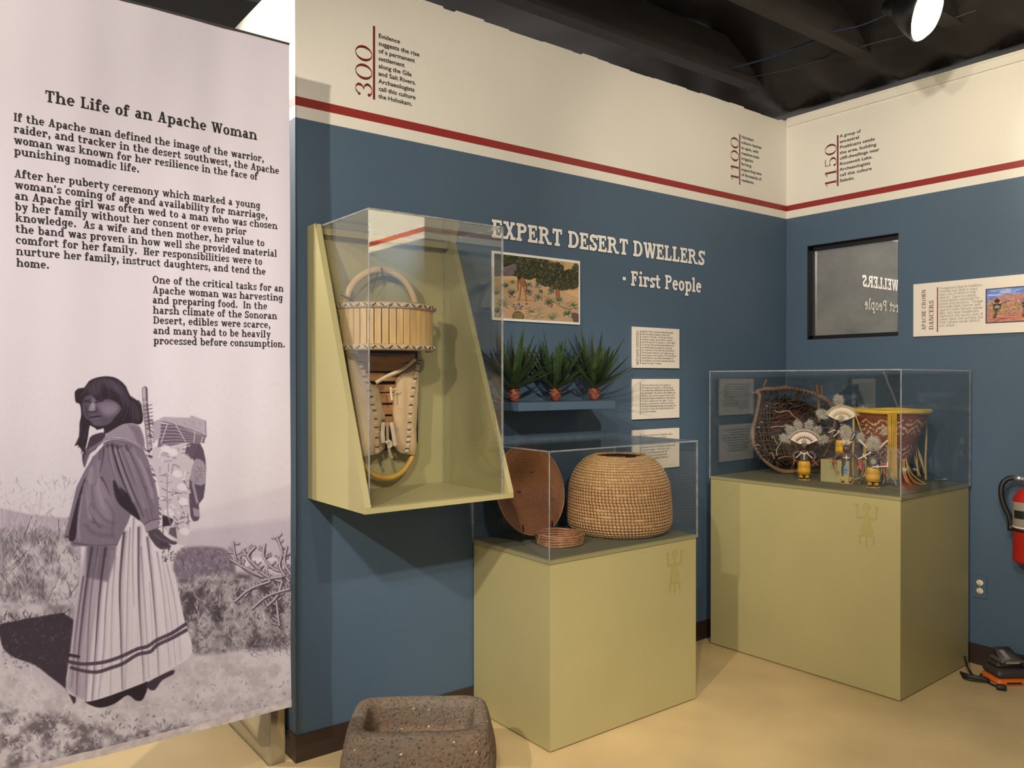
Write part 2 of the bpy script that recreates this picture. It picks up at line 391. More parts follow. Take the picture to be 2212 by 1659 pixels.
# ---------------------------------------------------------------- small painter for printed pictures (numpy canvas)
class Canvas:
    def __init__(s, x0, y0, w, h, k, base):
        s.x0, s.y0, s.k = x0, y0, k; s.nx, s.ny = int(w*k), int(h*k)
        s.a = np.ones((s.ny, s.nx, 3), np.float32)*np.array(base, np.float32)
        s.rs = np.random.RandomState(5)
    def T(s, pts): return (np.array(pts, np.float32)-np.array([s.x0, s.y0], np.float32))*s.k
    def _win(s, P, pad):
        x0 = max(int(P[:, 0].min()-pad), 0); x1 = min(int(P[:, 0].max()+pad)+1, s.nx)
        y0 = max(int(P[:, 1].min()-pad), 0); y1 = min(int(P[:, 1].max()+pad)+1, s.ny)
        return (x0, x1, y0, y1) if x1 > x0 and y1 > y0 else None
    def _mix(s, w, al, col):
        x0, x1, y0, y1 = w; c = np.array(col, np.float32)
        s.a[y0:y1, x0:x1] = s.a[y0:y1, x0:x1]*(1-al[..., None])+c*al[..., None]
    def poly(s, pts, col, al=1.0, soft=1.0, sm=0, noise=0):
        if sm: pts = [(p.x, p.y) for p in smooth_path([(a, b, 0) for a, b in pts], sm, True)]
        P = s.T(pts); w = s._win(P, soft*2+1)
        if w is None: return
        x0, x1, y0, y1 = w; gx, gy = np.meshgrid(np.arange(x0, x1)+.5, np.arange(y0, y1)+.5)
        ins = np.zeros(gx.shape, bool); dist = np.full(gx.shape, 1e9, np.float32); n = len(P)
        for i in range(n):
            ax, ay = P[i]; bx, by = P[(i+1) % n]
            if ay != by:
                cr = ((ay > gy) != (by > gy)) & (gx < (bx-ax)*(gy-ay)/(by-ay)+ax); ins ^= cr
            dx, dy = bx-ax, by-ay; l2 = dx*dx+dy*dy+1e-9
            t = np.clip(((gx-ax)*dx+(gy-ay)*dy)/l2, 0, 1); dist = np.minimum(dist, (gx-ax-t*dx)**2+(gy-ay-t*dy)**2)
        d = np.sqrt(dist)*np.where(ins, 1, -1); m = np.clip(d/soft+.5, 0, 1)*al
        if noise: m = m*np.clip(1-noise+2*noise*s.noise(gx.shape, 6), 0, 1)
        s._mix(w, m, col)
    def line(s, pts, wd, col, al=1.0, soft=1.0, sm=0, taper=False):
        if sm: pts = [(p.x, p.y) for p in smooth_path([(a, b, 0) for a, b in pts], sm)]
        P = s.T(pts); r = wd*s.k/2; w = s._win(P, r+soft+1)
        if w is None: return
        x0, x1, y0, y1 = w; gx, gy = np.meshgrid(np.arange(x0, x1)+.5, np.arange(y0, y1)+.5)
        best = np.full(gx.shape, 1e9, np.float32); n = len(P)-1
        for i in range(n):
            ax, ay = P[i]; dx, dy = P[i+1]-P[i]; l2 = dx*dx+dy*dy+1e-9
            t = np.clip(((gx-ax)*dx+(gy-ay)*dy)/l2, 0, 1); dd = np.sqrt((gx-ax-t*dx)**2+(gy-ay-t*dy)**2)
            rr = r*(1-.85*(i+t)/n) if taper else r
            best = np.minimum(best, dd-rr)
        s._mix(w, np.clip(.5-best/soft, 0, 1)*al, col)
    def noise(s, shape, cell):
        h, w = shape; g = s.rs.rand(int(h/cell)+3, int(w/cell)+3).astype(np.float32)
        y = np.arange(h)/cell; x = np.arange(w)/cell; yi = y.astype(int); xi = x.astype(int)
        fy = (y-yi)[:, None]; fx = (x-xi)[None]; fy = fy*fy*(3-2*fy); fx = fx*fx*(3-2*fx)
        a = g[yi][:, xi]; b = g[yi][:, xi+1]; c = g[yi+1][:, xi]; d = g[yi+1][:, xi+1]
        return (a*(1-fx)+b*fx)*(1-fy)+(c*(1-fx)+d*fx)*fy
    def speckle(s, amp, cell):
        n = (s.noise(s.a.shape[:2], cell)-.5)*2*amp; s.a = np.clip(s.a*(1+n[..., None]), 0, 1)
    def sample(s, X, Y):
        x = np.clip((X-s.x0)*s.k-.5, 0, s.nx-1.001); y = np.clip((Y-s.y0)*s.k-.5, 0, s.ny-1.001)
        xi = x.astype(int); yi = y.astype(int); fx = (x-xi)[..., None]; fy = (y-yi)[..., None]; a = s.a
        return (a[yi, xi]*(1-fx)+a[yi, xi+1]*fx)*(1-fy)+(a[yi+1, xi]*(1-fx)+a[yi+1, xi+1]*fx)*fy

def to_photo(P):
    """survey photograph coordinates of points (.., 3): used to square up the traced prints"""
    d = P-np.array([CX, CY, CZ]); z = d@np.array(fw)
    return W/2+FPX*(d@np.array(rt))/z, H/2-FPX*(d@np.array(up))/z
def s2l(a): return np.where(a <= .04045, a/12.92, ((a+.055)/1.055)**2.4)

# ---------------------------------------------------------------- materials
M_CREAM = mat('cream_wall_paint', (.71, .675, .585), .55, .06, 1.1, .05, 60, detail=2)
M_BLUE = mat('blue_wall_paint', (.060, .102, .152), .62, .05, 1.6, .06, 70, detail=2)
M_RED = mat('red_stripe_paint', lin(138, 34, 30), .5, .04, 4)
M_FLOOR = mat('sealed_concrete', (.61, .452, .225), .38, .14, 2.2, .08, 30, detail=8)
M_BASE = mat('brown_vinyl_base', lin(52, 38, 32), .45)
M_OLIVE = mat('olive_paint', (.402, .352, .160), .45, .05, 1.8, .05, 80, detail=2)
M_DECK = mat('deck_grey_olive', lin(108, 106, 84), .85, .05, 30, .1, 200)  # deck top, darker and greyer than the olive body
M_BLACK = mat('black_frame', (.006, .006, .006), .4)
M_JOIST = mat('joist_paint', lin(44, 40, 38), .7, .2, 6)
M_SHEET = mat('black_plastic_sheet', lin(27, 23, 22), .5, .2, 3, .15, 9)
M_ACR = glass_mat('clear_acrylic', .068)
M_ACRE = mat('acrylic_edge', lin(178, 176, 172), .25, .25, 30)
M_ACRE.node_tree.nodes['Principled BSDF'].inputs['Alpha'].default_value = .48
M_PAPER = mat('white_panel', lin(226, 217, 202), .5)
M_INK = mat('black_ink', lin(26, 22, 22), .6)
M_GREYINK = mat('grey_ink', lin(90, 78, 72), .6)
M_REDINK = mat('dark_red_ink', lin(104, 26, 24), .5)
M_WHITE = mat('white_vinyl', lin(228, 226, 220), .26, spec=.8)

# ---------------------------------------------------------------- the setting
ZT = 3.235; ZS1, ZS2, ZB, BB = 2.6906, 2.6542, 2.6049, .1098; XL = -3.378
BANDS = [(0, ZB, 1), (ZB, ZS2, 0), (ZS2, ZS1, 2), (ZS1, ZT, 0)]
def struct(o): o['kind'] = 'structure'; return o

m = MB(); m.box((-9, -9, -.06), (3, 3, 0)); struct(m.build('floor', M_FLOOR))

m = MB()
for z0, z1, k in BANDS: m.cur = k; m.box((XL, 0, z0), (0, .085, z1))
m.cur = 0
x = XL
while x < -.05:                                       # ragged plasterboard edge along the top
    w = rnd.uniform(.05, .22); m.box((x, .002, ZT-.001), (min(x+w, 0), .08, ZT+rnd.uniform(.002, .016))); x += w
struct(m.build('wall_back', [M_CREAM, M_BLUE, M_RED]))

m = MB()
m.box((XL, .087, 2.12), (XL+.08, 1.15, 3.213)); m.cur = 1; m.box((XL, .087, 0), (XL+.08, 1.15, 2.12))
struct(m.build('wall_left', [M_CREAM, M_BLUE]))

m = MB(); WY0, WY1, WZ0, WZ1 = -.745, -.152, 1.803, 2.406
for z0, z1, k in ((0, WZ0, 1), (WZ1, ZB, 1), (ZB, ZS2, 0), (ZS2, ZS1, 2), (ZS1, ZT+.02, 0)): m.cur = k; m.box((0, -3.0, z0), (.12, .1, z1))
m.cur = 1; m.box((0, -3.0, WZ0), (.12, WY0, WZ1)); m.box((0, WY1, WZ0), (.12, .1, WZ1))
struct(m.build('wall_right', [M_CREAM, M_BLUE, M_RED]))

m = MB()
for z0, z1, k in BANDS: m.cur = k; m.box((-1.53, -5.6, z0), (.12, -3.0, z1))
struct(m.build('wall_front', [M_CREAM, M_BLUE, M_RED]))

m = MB(); m.box((XL-.006, -.006, 0), (-.006, -.0, BB)); m.box((XL-.006, 0, 0), (XL, 1.15, BB))
struct(m.build('baseboard_back', M_BASE))
m = MB(); m.box((-.006, -3, 0), (0, -.006, BB)); struct(m.build('baseboard_right', M_BASE))
m = MB(); m.box((-.012, -3, 3.205), (.0, -.012, ZT+.022)); m.box((-.016, -3, 3.246), (0, -.012, ZT+.024)); struct(m.build('trim_1', M_CREAM))

# window let into the right wall: black reveal, frame bars, mirrored pane in front of a mottled grey board
wn = thing('window_1', None, None, (0, (WY0+WY1)/2, WZ0)); wn['kind'] = 'structure'
m = MB()
m.box((.004, WY0, WZ0), (.1, WY0+.004, WZ1)); m.box((.004, WY1-.004, WZ0), (.1, WY1, WZ1)); m.box((.004, WY0, WZ1-.004), (.1, WY1, WZ1)); m.box((.004, WY0, WZ0), (.1, WY1, WZ0+.004))
m.box((.034, WY0, WZ0), (.052, WY0+.006, WZ1)); m.box((.034, WY1-.02, WZ0), (.052, WY1, WZ1)); m.box((.034, WY0, WZ1-.028), (.052, WY1, WZ1)); m.box((.034, WY0, WZ0), (.052, WY1, WZ0+.026))
m.build('frame', M_BLACK, wn)
M_MIR = glass_mat('half_mirror', .36, (.9, .9, .88), 4)
m = MB(); m.box((.054, WY0+.002, WZ0+.002), (.056, WY1-.002, WZ1-.002)); m.build('pane', M_MIR, wn)
M_MOT = mat('mottled_grey', lin(216, 200, 172), .9, .5, 3, detail=6, stretch=(1, 1, 1.6))
m = MB(); m.box((.09, WY0+.003, WZ0+.003), (.1, WY1-.003, WZ1-.003)); m.build('backdrop', M_MOT, wn)

# ceiling: dark deck, joists along the back wall and black sheeting sagging between them
m = MB(); m.box((-9, -9, 3.86), (3, 3, 3.9)); o = struct(m.build('ceiling', mat('black_ceiling_deck', (.008, .007, .007), .8, .2, 4)))
for y in (.06, -.64, -1.14, -1.72, -2.3, -2.9, -3.5, -4.2):
    m = MB(); m.box((-9, y-.045, 3.42), (1.6, y+.045, 3.66)); m.build('ceiling_joist', M_JOIST, o)
nr, nc = 100, 110; ys = np.linspace(-4.6, 1.4, nr); xs = np.linspace(-5.5, 1.2, nc); P = np.zeros((nr, nc, 3))
rs = np.random.RandomState(3)
P[..., 0] = xs[None]; P[..., 1] = ys[:, None]
sag = sum(rs.uniform(.3, 1)*np.sin(P[..., 0]*rs.uniform(2, 9)+P[..., 1]*rs.uniform(-6, 6)+rs.uniform(0, 6)) for _ in range(9))*.006
drop = np.clip((P[..., 0]+.75)/.75, 0, 1)
P[..., 2] = 3.69+sag*1.4-.40*drop**1.3+.03*drop*np.sin(P[..., 1]*17+2*np.sin(P[..., 0]*9))
P[..., 2] = np.where(P[..., 0] > .0, 3.30+P[..., 0]*.1+sag*.6, P[..., 2])
grid_obj('ceiling_sheet', P, None, M_SHEET, o)

M_WIRE = mat('blue_cable', lin(46, 62, 96), .35); M_WIREG = mat('grey_cable', lin(70, 64, 62), .4)
def ceil_wire(a, b, z, m_, lab, n=2):
    p, q = bp('z', z, *a), bp('z', z, *b); mm = MB()
    for k in range(n):
        d = Vector((.0, .018*k, .006*k))
        mm.tube(smooth_path([p+d-(q-p)*.12, p+d, (p+q)/2+d-Vector((0, 0, .012)), q+d, q+d+(q-p)*.1], 6), .003, 6)
    tag(mm.build('ceiling_cable', m_), lab, 'cable')
ceil_wire((1575, 149), (1747, 93), 3.46, M_WIRE, 'pair of blue cables slung under the dark ceiling joists')
ceil_wire((1630, 165), (1812, 117), 3.46, M_WIREG, 'grey cable under the ceiling beside the slung blue pair', 1)
ceil_wire((1810, 66), (1915, 32), 3.44, M_WIRE, 'thin blue cable beside the lit bulb on the ceiling', 1)
ceil_wire((1880, 95), (2085, 30), 3.43, M_WIREG, 'pale cable crossing the ceiling behind the lit bulb', 1)

# lamp at the top right
lp = thing('spot_lamp', 'lit reflector bulb hanging from the dark ceiling near the top trim', 'lamp', bp('z', 3.27, 2000, 24))
Lc = lp.location.copy()
ax = (-fw*.62+(rt*.86-up*.5)*.78).normalized(); Mx = Matrix.Translation(Lc) @ ax.to_track_quat('Z', 'Y').to_matrix().to_4x4()
M_BULB = bpy.data.materials.new('bulb_glow'); M_BULB.use_nodes = True
bn = M_BULB.node_tree.nodes['Principled BSDF']; bn.inputs['Emission Color'].default_value = (1, .9, .68, 1); bn.inputs['Emission Strength'].default_value = 30
m = MB(); m.lathe([(.0, .05), (.06, .046), (.1, .032), (.126, .008), (.13, .0)], n=36, M=Mx); m.build('bulb', M_BULB, lp, True)
m = MB(); m.lathe([(.131, .0), (.134, -.01), (.11, -.06), (.07, -.12), (.04, -.15), (.03, -.2), (.0, -.2)], n=36, M=Mx, cap=False); m.build('lamp_housing', M_BLACK, lp, True)
m = MB(); m.tube([Lc-ax*.19, Lc-ax*.2+Vector((0, 0, .08)), Lc-ax*.2+Vector((0, 0, .26))], .008); m.build('stem', M_BLACK, lp)
spot('bulb_beam', Lc+ax*.1, Lc+ax*3, 95, 155, .9, (1, .88, .72), .06)
d = bpy.data.lights.new('bulb_spill', 'POINT'); d.energy = 7; d.color = (1, .84, .6); d.shadow_soft_size = .06
o2 = bpy.data.objects.new('bulb_spill', d); COL.objects.link(o2); o2.location = Lc+Vector((.02, .02, -.16))

# ---------------------------------------------------------------- hanging fabric banner with its printed picture
BY = -.2
pTR, pBR = bp('y', BY, 626, 96.5), bp('y', BY, 627, 1512)
BX1 = (pTR.x+pBR.x)/2; BT = pTR.z; BBm = pBR.z; BX0 = bp('y', BY, -14, 800).x
bn_ = thing('hanging_banner', 'tall pale fabric banner printed with text and a woman carrying a cradleboard', 'banner', ((BX0+BX1)/2, BY, BBm))
def ripple(x, z):
    return (.0016*np.sin(x*19+z*1.3)+.0008*np.sin(x*37-z*2.1+1)+.003*np.sin(z*6.5+x*5+2)*np.exp(-((z-2.2)/1.2)**2)
            + .0025*np.sin(z*14+x*9)*np.clip((1.5-z), 0, 1)+.006*np.sin(x*4+1)*np.clip((2.9-z)/2.5, 0, 1))
def on_banner(v): return Vector((v.x, v.y+float(ripple(v.x, v.z))-.001, v.z))

CV = Canvas(0, 770, 632, 889, 1.0, (.86, .79, .80))
LO, HI = np.array([.085, .05, .08]), np.array([.885, .865, .895])
def tn(t): return tuple(LO+(HI-LO)*t+np.array([-.004, -.022, .02])*math.sin(PI*t))
def Z(*p): return [(p[i]/1.888, 780+p[i+1]/1.888) for i in range(0, len(p), 2)]
def B(*p): return [(120+p[i]/3.857, 790+p[i+1]/3.857) for i in range(0, len(p), 2)]
def paint_banner():
    c = CV; R = random.Random(11)
    c.a[:] = np.array(tn(.93))
    yy = np.arange(c.ny)[:, None, None]+c.y0; xx = np.arange(c.nx)[None, :, None]+c.x0
    c.a = c.a*(1-.05*np.clip((yy-900)/250, 0, 1))
    # far hills, ground
    c.poly(Z(0, 600, 120, 625, 270, 640, 330, 660, 330, 900, 0, 900), tn(.72), 1, 5)
    c.poly(Z(760, 690, 900, 640, 1050, 600, 1200, 575, 1200, 800, 740, 800), tn(.78), 1, 8)
    c.poly(Z(780, 620, 950, 570, 1200, 500, 1200, 640, 760, 690), tn(.86), 1, 14)
    c.poly(Z(0, 820, 330, 800, 740, 880, 1200, 800, 1200, 1680, 0, 1680), tn(.80), 1, 10)
    c.poly(Z(715, 790, 760, 760, 850, 755, 930, 775, 960, 870, 900, 880, 720, 880), tn(.46), 1, 6, 3, .3)
    c.poly(Z(0, 690, 80, 700, 200, 700, 320, 740, 320, 960, 200, 985, 60, 985, 0, 970), tn(.55), 1, 12)
    c.poly(Z(725, 880, 900, 870, 1190, 900, 1190, 1190, 1000, 1170, 800, 1200, 760, 1100), tn(.52), 1, 14)
    c.poly(Z(0, 1000, 300, 1000, 300, 1080, 0, 1090), tn(.66), 1, 10)
    c.poly(Z(0, 1450, 400, 1500, 800, 1460, 1190, 1360, 1190, 1500, 700, 1530, 300, 1620, 0, 1680), tn(.76), 1, 22)
    g = c.noise((c.ny, c.nx), 26)*.6+c.noise((c.ny, c.nx), 9)*.4                       # mottled brush masses
    def masses(pts, lo, hi, soft=12):
        keep = c.a.copy(); c.poly(Z(*pts), (1, 1, 1), 1, soft); k = np.clip((c.a-keep).mean(2)/np.maximum(1-keep.mean(2), .02), 0, 1); c.a = keep
        t = lo+(hi-lo)*np.clip((g-.3)/.4, 0, 1); c.a = c.a*(1-k[..., None])+(LO+(HI-LO)*t[..., None])*k[..., None]
    masses((0, 700, 120, 660, 320, 740, 320, 960, 200, 985, 0, 980), .5, .8); masses((725, 890, 900, 860, 1190, 880, 1190, 1180, 1000, 1170, 800, 1200, 745, 1100), .26, .66)
    masses((0, 1210, 300, 1390, 700, 1290, 800, 1200, 1190, 1170, 1190, 1500, 700, 1560, 300, 1640, 0, 1680), .76, .87, 20)
    masses((0, 1400, 200, 1440, 500, 1500, 800, 1470, 760, 1530, 300, 1620, 0, 1680), .42, .86, 22); masses((0, 1000, 300, 990, 300, 1070, 0, 1090), .5, .8)
    # scrub: short tangled strokes
    def scrub(n, x0, x1, y0, y1, lo, hi, ln, wd, up_=.5):
        for _ in range(n):
            x = R.uniform(x0, x1); y = R.uniform(y0, y1); a = R.uniform(-PI, 0)*up_+(-PI/2)*(1-up_); l = R.uniform(.4, 1)*ln
            q = [(x, y), (x+l*.5*math.cos(a)+R.uniform(-4, 4), y+l*.5*math.sin(a)+R.uniform(-4, 4)), (x+l*math.cos(a), y+l*math.sin(a))]
            c.line(Z(*[v for p in q for v in p]), R.uniform(.5, 1)*wd, tn(R.uniform(lo, hi)), R.uniform(.5, .95), .9)
    scrub(220, 0, 320, 690, 1000, .16, .4, 30, 1.6); scrub(260, 0, 320, 660, 1000, .74, .95, 34, 1.5); scrub(26, 0, 320, 700, 980, .12, .3, 110, 1.8); scrub(26, 0, 320, 700, 980, .8, .95, 110, 1.8)
    scrub(120, 0, 300, 480, 720, .45, .65, 26, 1.2); scrub(70, 0, 200, 600, 960, .6, .9, 90, 1.2)
    scrub(330, 730, 1185, 900, 1190, .12, .34, 18, 2, .9); scrub(330, 730, 1185, 880, 1210, .7, .94, 20, 1.7, .9)
    scrub(80, 800, 1180, 880, 1180, .75, .95, 60, 1.6); scrub(90, 740, 960, 770, 880, .25, .4, 26, 2); scrub(90, 740, 960, 770, 880, .5, .62, 20, 2)
    scrub(60, 1010, 1185, 1130, 1210, .3, .55, 40, 1.4, 1)
    scrub(260, 20, 1185, 1220, 1440, .5, .68, 9, 1.3, 1); scrub(170, 0, 700, 1440, 1640, .26, .5, 18, 3, 1); scrub(60, 700, 1185, 1300, 1480, .4, .6, 14, 2, 1); scrub(240, 0, 1185, 1400, 1640, .78, .95, 20, 2.6, 1)
    scrub(160, 0, 300, 1250, 1640, .78, .96, 22, 3, 1); scrub(60, 600, 1100, 1240, 1400, .75, .9, 40, 2, 1)
    # prickly branches at the right
    for br in ((950, 740, 960, 800, 1000, 850, 1060, 880), (940, 810, 1010, 850, 1090, 890), (990, 770, 1030, 830, 1090, 880, 1150, 900), (1040, 760, 1010, 800, 1060, 850),
               (1080, 750, 1075, 800, 1120, 850, 1180, 860), (1130, 720, 1150, 780, 1140, 840, 1180, 900), (1170, 760, 1160, 820, 1185, 870), (1000, 960, 1060, 900, 1150, 880),
               (960, 980, 1020, 930, 1100, 900), (1120, 920, 1130, 1000, 1140, 1080), (1150, 900, 1130, 960, 1090, 1000), (1030, 1010, 1090, 960, 1180, 930)):
        for (ax_, ay_), (bx_, by_) in zip(Z(*br), Z(*br)[1:]):
            for _ in range(5):
                f = R.random(); sx, sy = ax_+(bx_-ax_)*f, ay_+(by_-ay_)*f; a = R.uniform(-PI, 0); l = R.uniform(5, 16)
                c.line([(sx, sy), (sx+l*math.cos(a), sy+l*math.sin(a))], 5, tn(.22), .85, 1.2); c.line([(sx-.8, sy-1), (sx-.8+l*math.cos(a), sy-1+l*math.sin(a))], 2.6, tn(.82), .9, 1)
        c.line(Z(*br), 6.5, tn(.25), .9, 1.2, 4); c.line([(x-1, y-1.2) for x, y in Z(*br)], 3.2, tn(.84), .95, 1, 4)
    # cast shadow
    c.poly(Z(0, 1075, 70, 1060, 150, 1045, 300, 1055, 310, 1390, 270, 1340, 200, 1285, 140, 1240, 60, 1212, 15, 1175, 0, 1120), tn(.16), .96, 2.5, 3)
    scrub(120, 10, 280, 1085, 1260, .22, .4, 14, 2, 1); scrub(70, 0, 290, 1040, 1090, .1, .3, 30, 2)
    c.line(Z(190, 1060, 240, 1045, 285, 1010), 1.4, tn(.1), .9)
    # feet
    c.poly(Z(350, 1380, 500, 1330, 600, 1300, 585, 1375, 555, 1385, 520, 1362, 470, 1395, 420, 1412, 380, 1408), tn(.1), 1, 1.5, 3)
    c.poly(Z(600, 1310, 700, 1258, 705, 1275, 660, 1300, 630, 1340, 605, 1335), tn(.2), 1, 1.5, 3)
    # skirt
    sk = Z(350, 752, 470, 752, 520, 660, 545, 625, 590, 690, 640, 760, 690, 820, 718, 900, 750, 1050, 782, 1185, 700, 1252, 600, 1305, 500, 1345, 400, 1380, 345, 1390, 310, 1372, 270, 1335, 288, 1180, 308, 1000, 330, 860)
    c.poly(sk, tn(.9), 1, 1.2, 3)
    c.poly(Z(350, 752, 440, 752, 410, 900, 380, 1100, 350, 1388, 310, 1372, 270, 1335, 288, 1180, 308, 1000), tn(.62), .75, 8)
    c.poly(Z(355, 752, 475, 752, 470, 800, 440, 900, 350, 880), tn(.3), .7, 6)
    for q, wd, t in (((375, 760, 340, 1000, 320, 1200, 312, 1365), 5, .2), ((430, 762, 405, 950, 390, 1150, 375, 1385), 4.5, .16), ((400, 760, 365, 1000, 350, 1385), 3, .3), ((452, 780, 430, 1000, 420, 1200, 400, 1375), 2.5, .45),
                     ((505, 700, 488, 900, 490, 1100, 498, 1340), 4.5, .22), ((530, 680, 520, 900, 515, 1100, 510, 1335), 1.6, .5), ((565, 680, 565, 900, 572, 1100, 585, 1305), 4, .28), ((575, 760, 590, 1000, 605, 1290), 2, .5),
                     ((600, 720, 620, 900, 635, 1100, 645, 1280), 3.4, .34), ((640, 780, 665, 950, 690, 1245), 2, .52), ((680, 830, 715, 1000, 735, 1220), 1.8, .58), ((340, 880, 310, 1100, 292, 1330), 3, .3), ((545, 640, 540, 800, 545, 1000), 2, .5),
                     ((660, 800, 690, 1000, 715, 1240), 1.2, .6), ((470, 800, 455, 1000, 450, 1360), 1.6, .5), ((610, 900, 625, 1200), 1.2, .62)):
        c.line([(x+wd*.6, y) for x, y in Z(*q)], wd*2.3, tn(t+.25), .5, 6, 5, True); c.line(Z(*q), wd*1.25, tn(t), .8, 2.2, 5, True)
    for q in ((285, 1228, 330, 1236, 390, 1232, 440, 1222, 500, 1200, 560, 1172, 600, 1162, 640, 1135, 700, 1108, 756, 1072), (292, 1252, 340, 1264, 395, 1268, 450, 1250, 500, 1232, 560, 1195, 610, 1184, 640, 1156, 700, 1128, 758, 1096)):
        c.line(Z(*q), 7.6, tn(.2), .9, 1.4, 3)
    c.line(Z(285, 1200, 320, 1206), 7, tn(.1), .9)
    for x in range(300, 780, 14):
        c.line(Z(360+(x-300)*.72, 800, x-20, 1330-(x-300)*.24), .7, tn(R.choice((.55, .62, .92))), .35, 1)
    # burden on her back: frame, hood and bundled board
    c.poly(B(820, 680, 1000, 640, 1090, 650, 1140, 770, 1130, 900, 1120, 950, 1115, 1100, 1110, 1300, 1118, 1400, 1070, 1485, 1010, 1475, 890, 1330, 870, 1200, 860, 1000, 800, 820), tn(.80), 1, 1.5, 2)
    c.poly(B(1090, 655, 1200, 645, 1245, 780, 1248, 920, 1230, 1100, 1190, 1150, 1198, 1260, 1165, 1295, 1120, 1250, 1112, 960, 1150, 800), tn(.30), 1, 1.5, 2)
    c.poly(B(1150, 790, 1200, 780, 1245, 830, 1240, 980, 1180, 990, 1120, 950), tn(.62), 1, 1.5, 2)
    c.poly(B(1140, 1180, 1195, 1200, 1195, 1260, 1150, 1250), tn(.6), 1, 1.5); c.poly(B(1130, 980, 1150, 970, 1190, 1140, 1170, 1150), tn(.6), 1, 1.5)
    for _ in range(70): x = R.uniform(1140, 1240); y = R.uniform(840, 970); c.line(B(x, y, x+4, y+5), .8, tn(.35), .8)
    c.poly(B(870, 480, 960, 490, 1100, 540, 1245, 590, 1235, 645, 1140, 640, 1050, 645, 970, 665, 850, 680), tn(.42), 1, 1.2)
    for k in range(12): c.line(B(868, 490+k*15, 1000, 500+k*13, 1235, 592+k*4.5), 1.0, tn(.80 if k % 2 else .2), .85, .8)
    c.poly(B(870, 440, 900, 425, 1000, 430, 1110, 432, 1125, 412, 1250, 458, 1252, 590, 1180, 555, 1080, 520, 960, 482, 890, 470), tn(.72), 1, 1.2)
    for k in range(160): x = R.uniform(900, 1245); y = R.uniform(440, 560)*1.0; c.line(B(x, y, x+5, y+4), .7, tn(.5), .5) if y < 470+(x-900)*.3 else None
    c.line(B(880, 465, 960, 482, 1080, 522, 1180, 556, 1250, 592), 2, tn(.25), .9, 1, 3); c.line(B(1245, 460, 1250, 590), 1.5, tn(.3), .8)
    for a in ((930, 490, 880, 640), (1000, 490, 1080, 630), (1160, 545, 1150, 635), (1225, 590, 1210, 640)): c.line(B(*a), 2.6, tn(.85), .95, 1); c.line(B(a[0]+5, a[1], a[2]+5, a[3]), 1, tn(.25), .8)
    c.poly(B(805, 470, 880, 440, 870, 600, 810, 640), tn(.70), 1, 1.5); c.poly(B(1090, 655, 1190, 650, 1130, 780, 1075, 730), tn(.34), 1, 2)
    for _ in range(90):
        x = R.uniform(860, 1110); y = R.uniform(670, 1380); l = R.uniform(20, 80); a = R.uniform(-.5, .5)+R.choice((0, 0, 1.3))
        c.line(B(x, y, x+l*.5*math.cos(a), y+l*.5*math.sin(a)+R.uniform(-8, 8), min(x+l*math.cos(a), 1118), y+l*math.sin(a)), R.uniform(.8, 2.2), tn(R.choice((.2, .3, .45, .95, .98))), .8, 1, 3)
    for x, y in ((900, 690), (960, 720), (930, 1220), (1040, 1010), (1050, 1130), (1000, 900), (1060, 1380)):
        c.poly(B(x-30, y, x, y-32, x+45, y-18, x+50, y+22, x+5, y+30), tn(.94), .8, 2, 3)
    c.poly(B(890, 1240, 980, 1280, 960, 1330, 890, 1340), tn(.14), 1, 1.5); c.poly(B(950, 1350, 1000, 1340, 1010, 1440, 940, 1400), tn(.35), 1, 1.5)
    c.line(B(930, 930, 930, 1200, 960, 1330), 3, tn(.55), .7, 1.4, 3)
    for k in range(60):                                                              # knotted lashings between back and board
        t = k/59; x = 775+95*t+R.uniform(-22, 22); y = 690+650*t+R.uniform(-12, 12)
        c.line(B(x-12, y-8, x+R.uniform(-4, 16), y+8), 2.6, tn(R.choice((.12, .18, .3, .72, .82))), .9, .9)
    c.line(B(742, 195, 748, 330, 765, 500, 785, 690), 11.5, tn(.2), .95, 1.2, 4); c.line(B(738, 195, 744, 330, 761, 500, 780, 690), 7, tn(.66), 1, 1.2, 4)
    c.line(B(735, 185, 735, 260), 5, tn(.78), .8, 1.5)
    for k in range(13): y = 300+k*31; c.line(B(725+k*4.5, y+8, 800+k*2, y-6), 1.9, tn(R.choice((.2, .85, .3))), .9, .9)
    for k in range(12): c.line(B(790, 430+k*22, 812, 446+k*22), 2.2, tn(R.choice((.2, .8))), .9)
    # jacket
    c.poly(B(400, 640, 470, 605, 560, 612, 650, 640, 735, 705, 775, 790, 800, 880, 835, 1000, 858, 1120, 865, 1280, 800, 1330, 740, 1330, 690, 1280, 625, 1242, 600, 1310, 545, 1420, 512, 1500, 350, 1507, 150, 1503, 122, 1488, 140, 1442, 68, 1440, 92, 1350, 130, 1200, 175, 1010, 240, 880, 300, 780, 360, 690), tn(.47), 1, 1.3)
    c.poly(B(250, 930, 205, 1040, 150, 1240, 108, 1440, 165, 1446, 190, 1250, 225, 1090), tn(.12), .97, 2, 3)
    c.poly(B(480, 950, 495, 1090, 545, 1170, 640, 1245, 700, 1290, 690, 1230, 620, 1090, 560, 1030), tn(.11), .95, 2, 3)
    c.poly(B(270, 960, 330, 900, 400, 960, 470, 1120, 470, 1300, 330, 1290, 290, 1130), tn(.56), .7, 18)
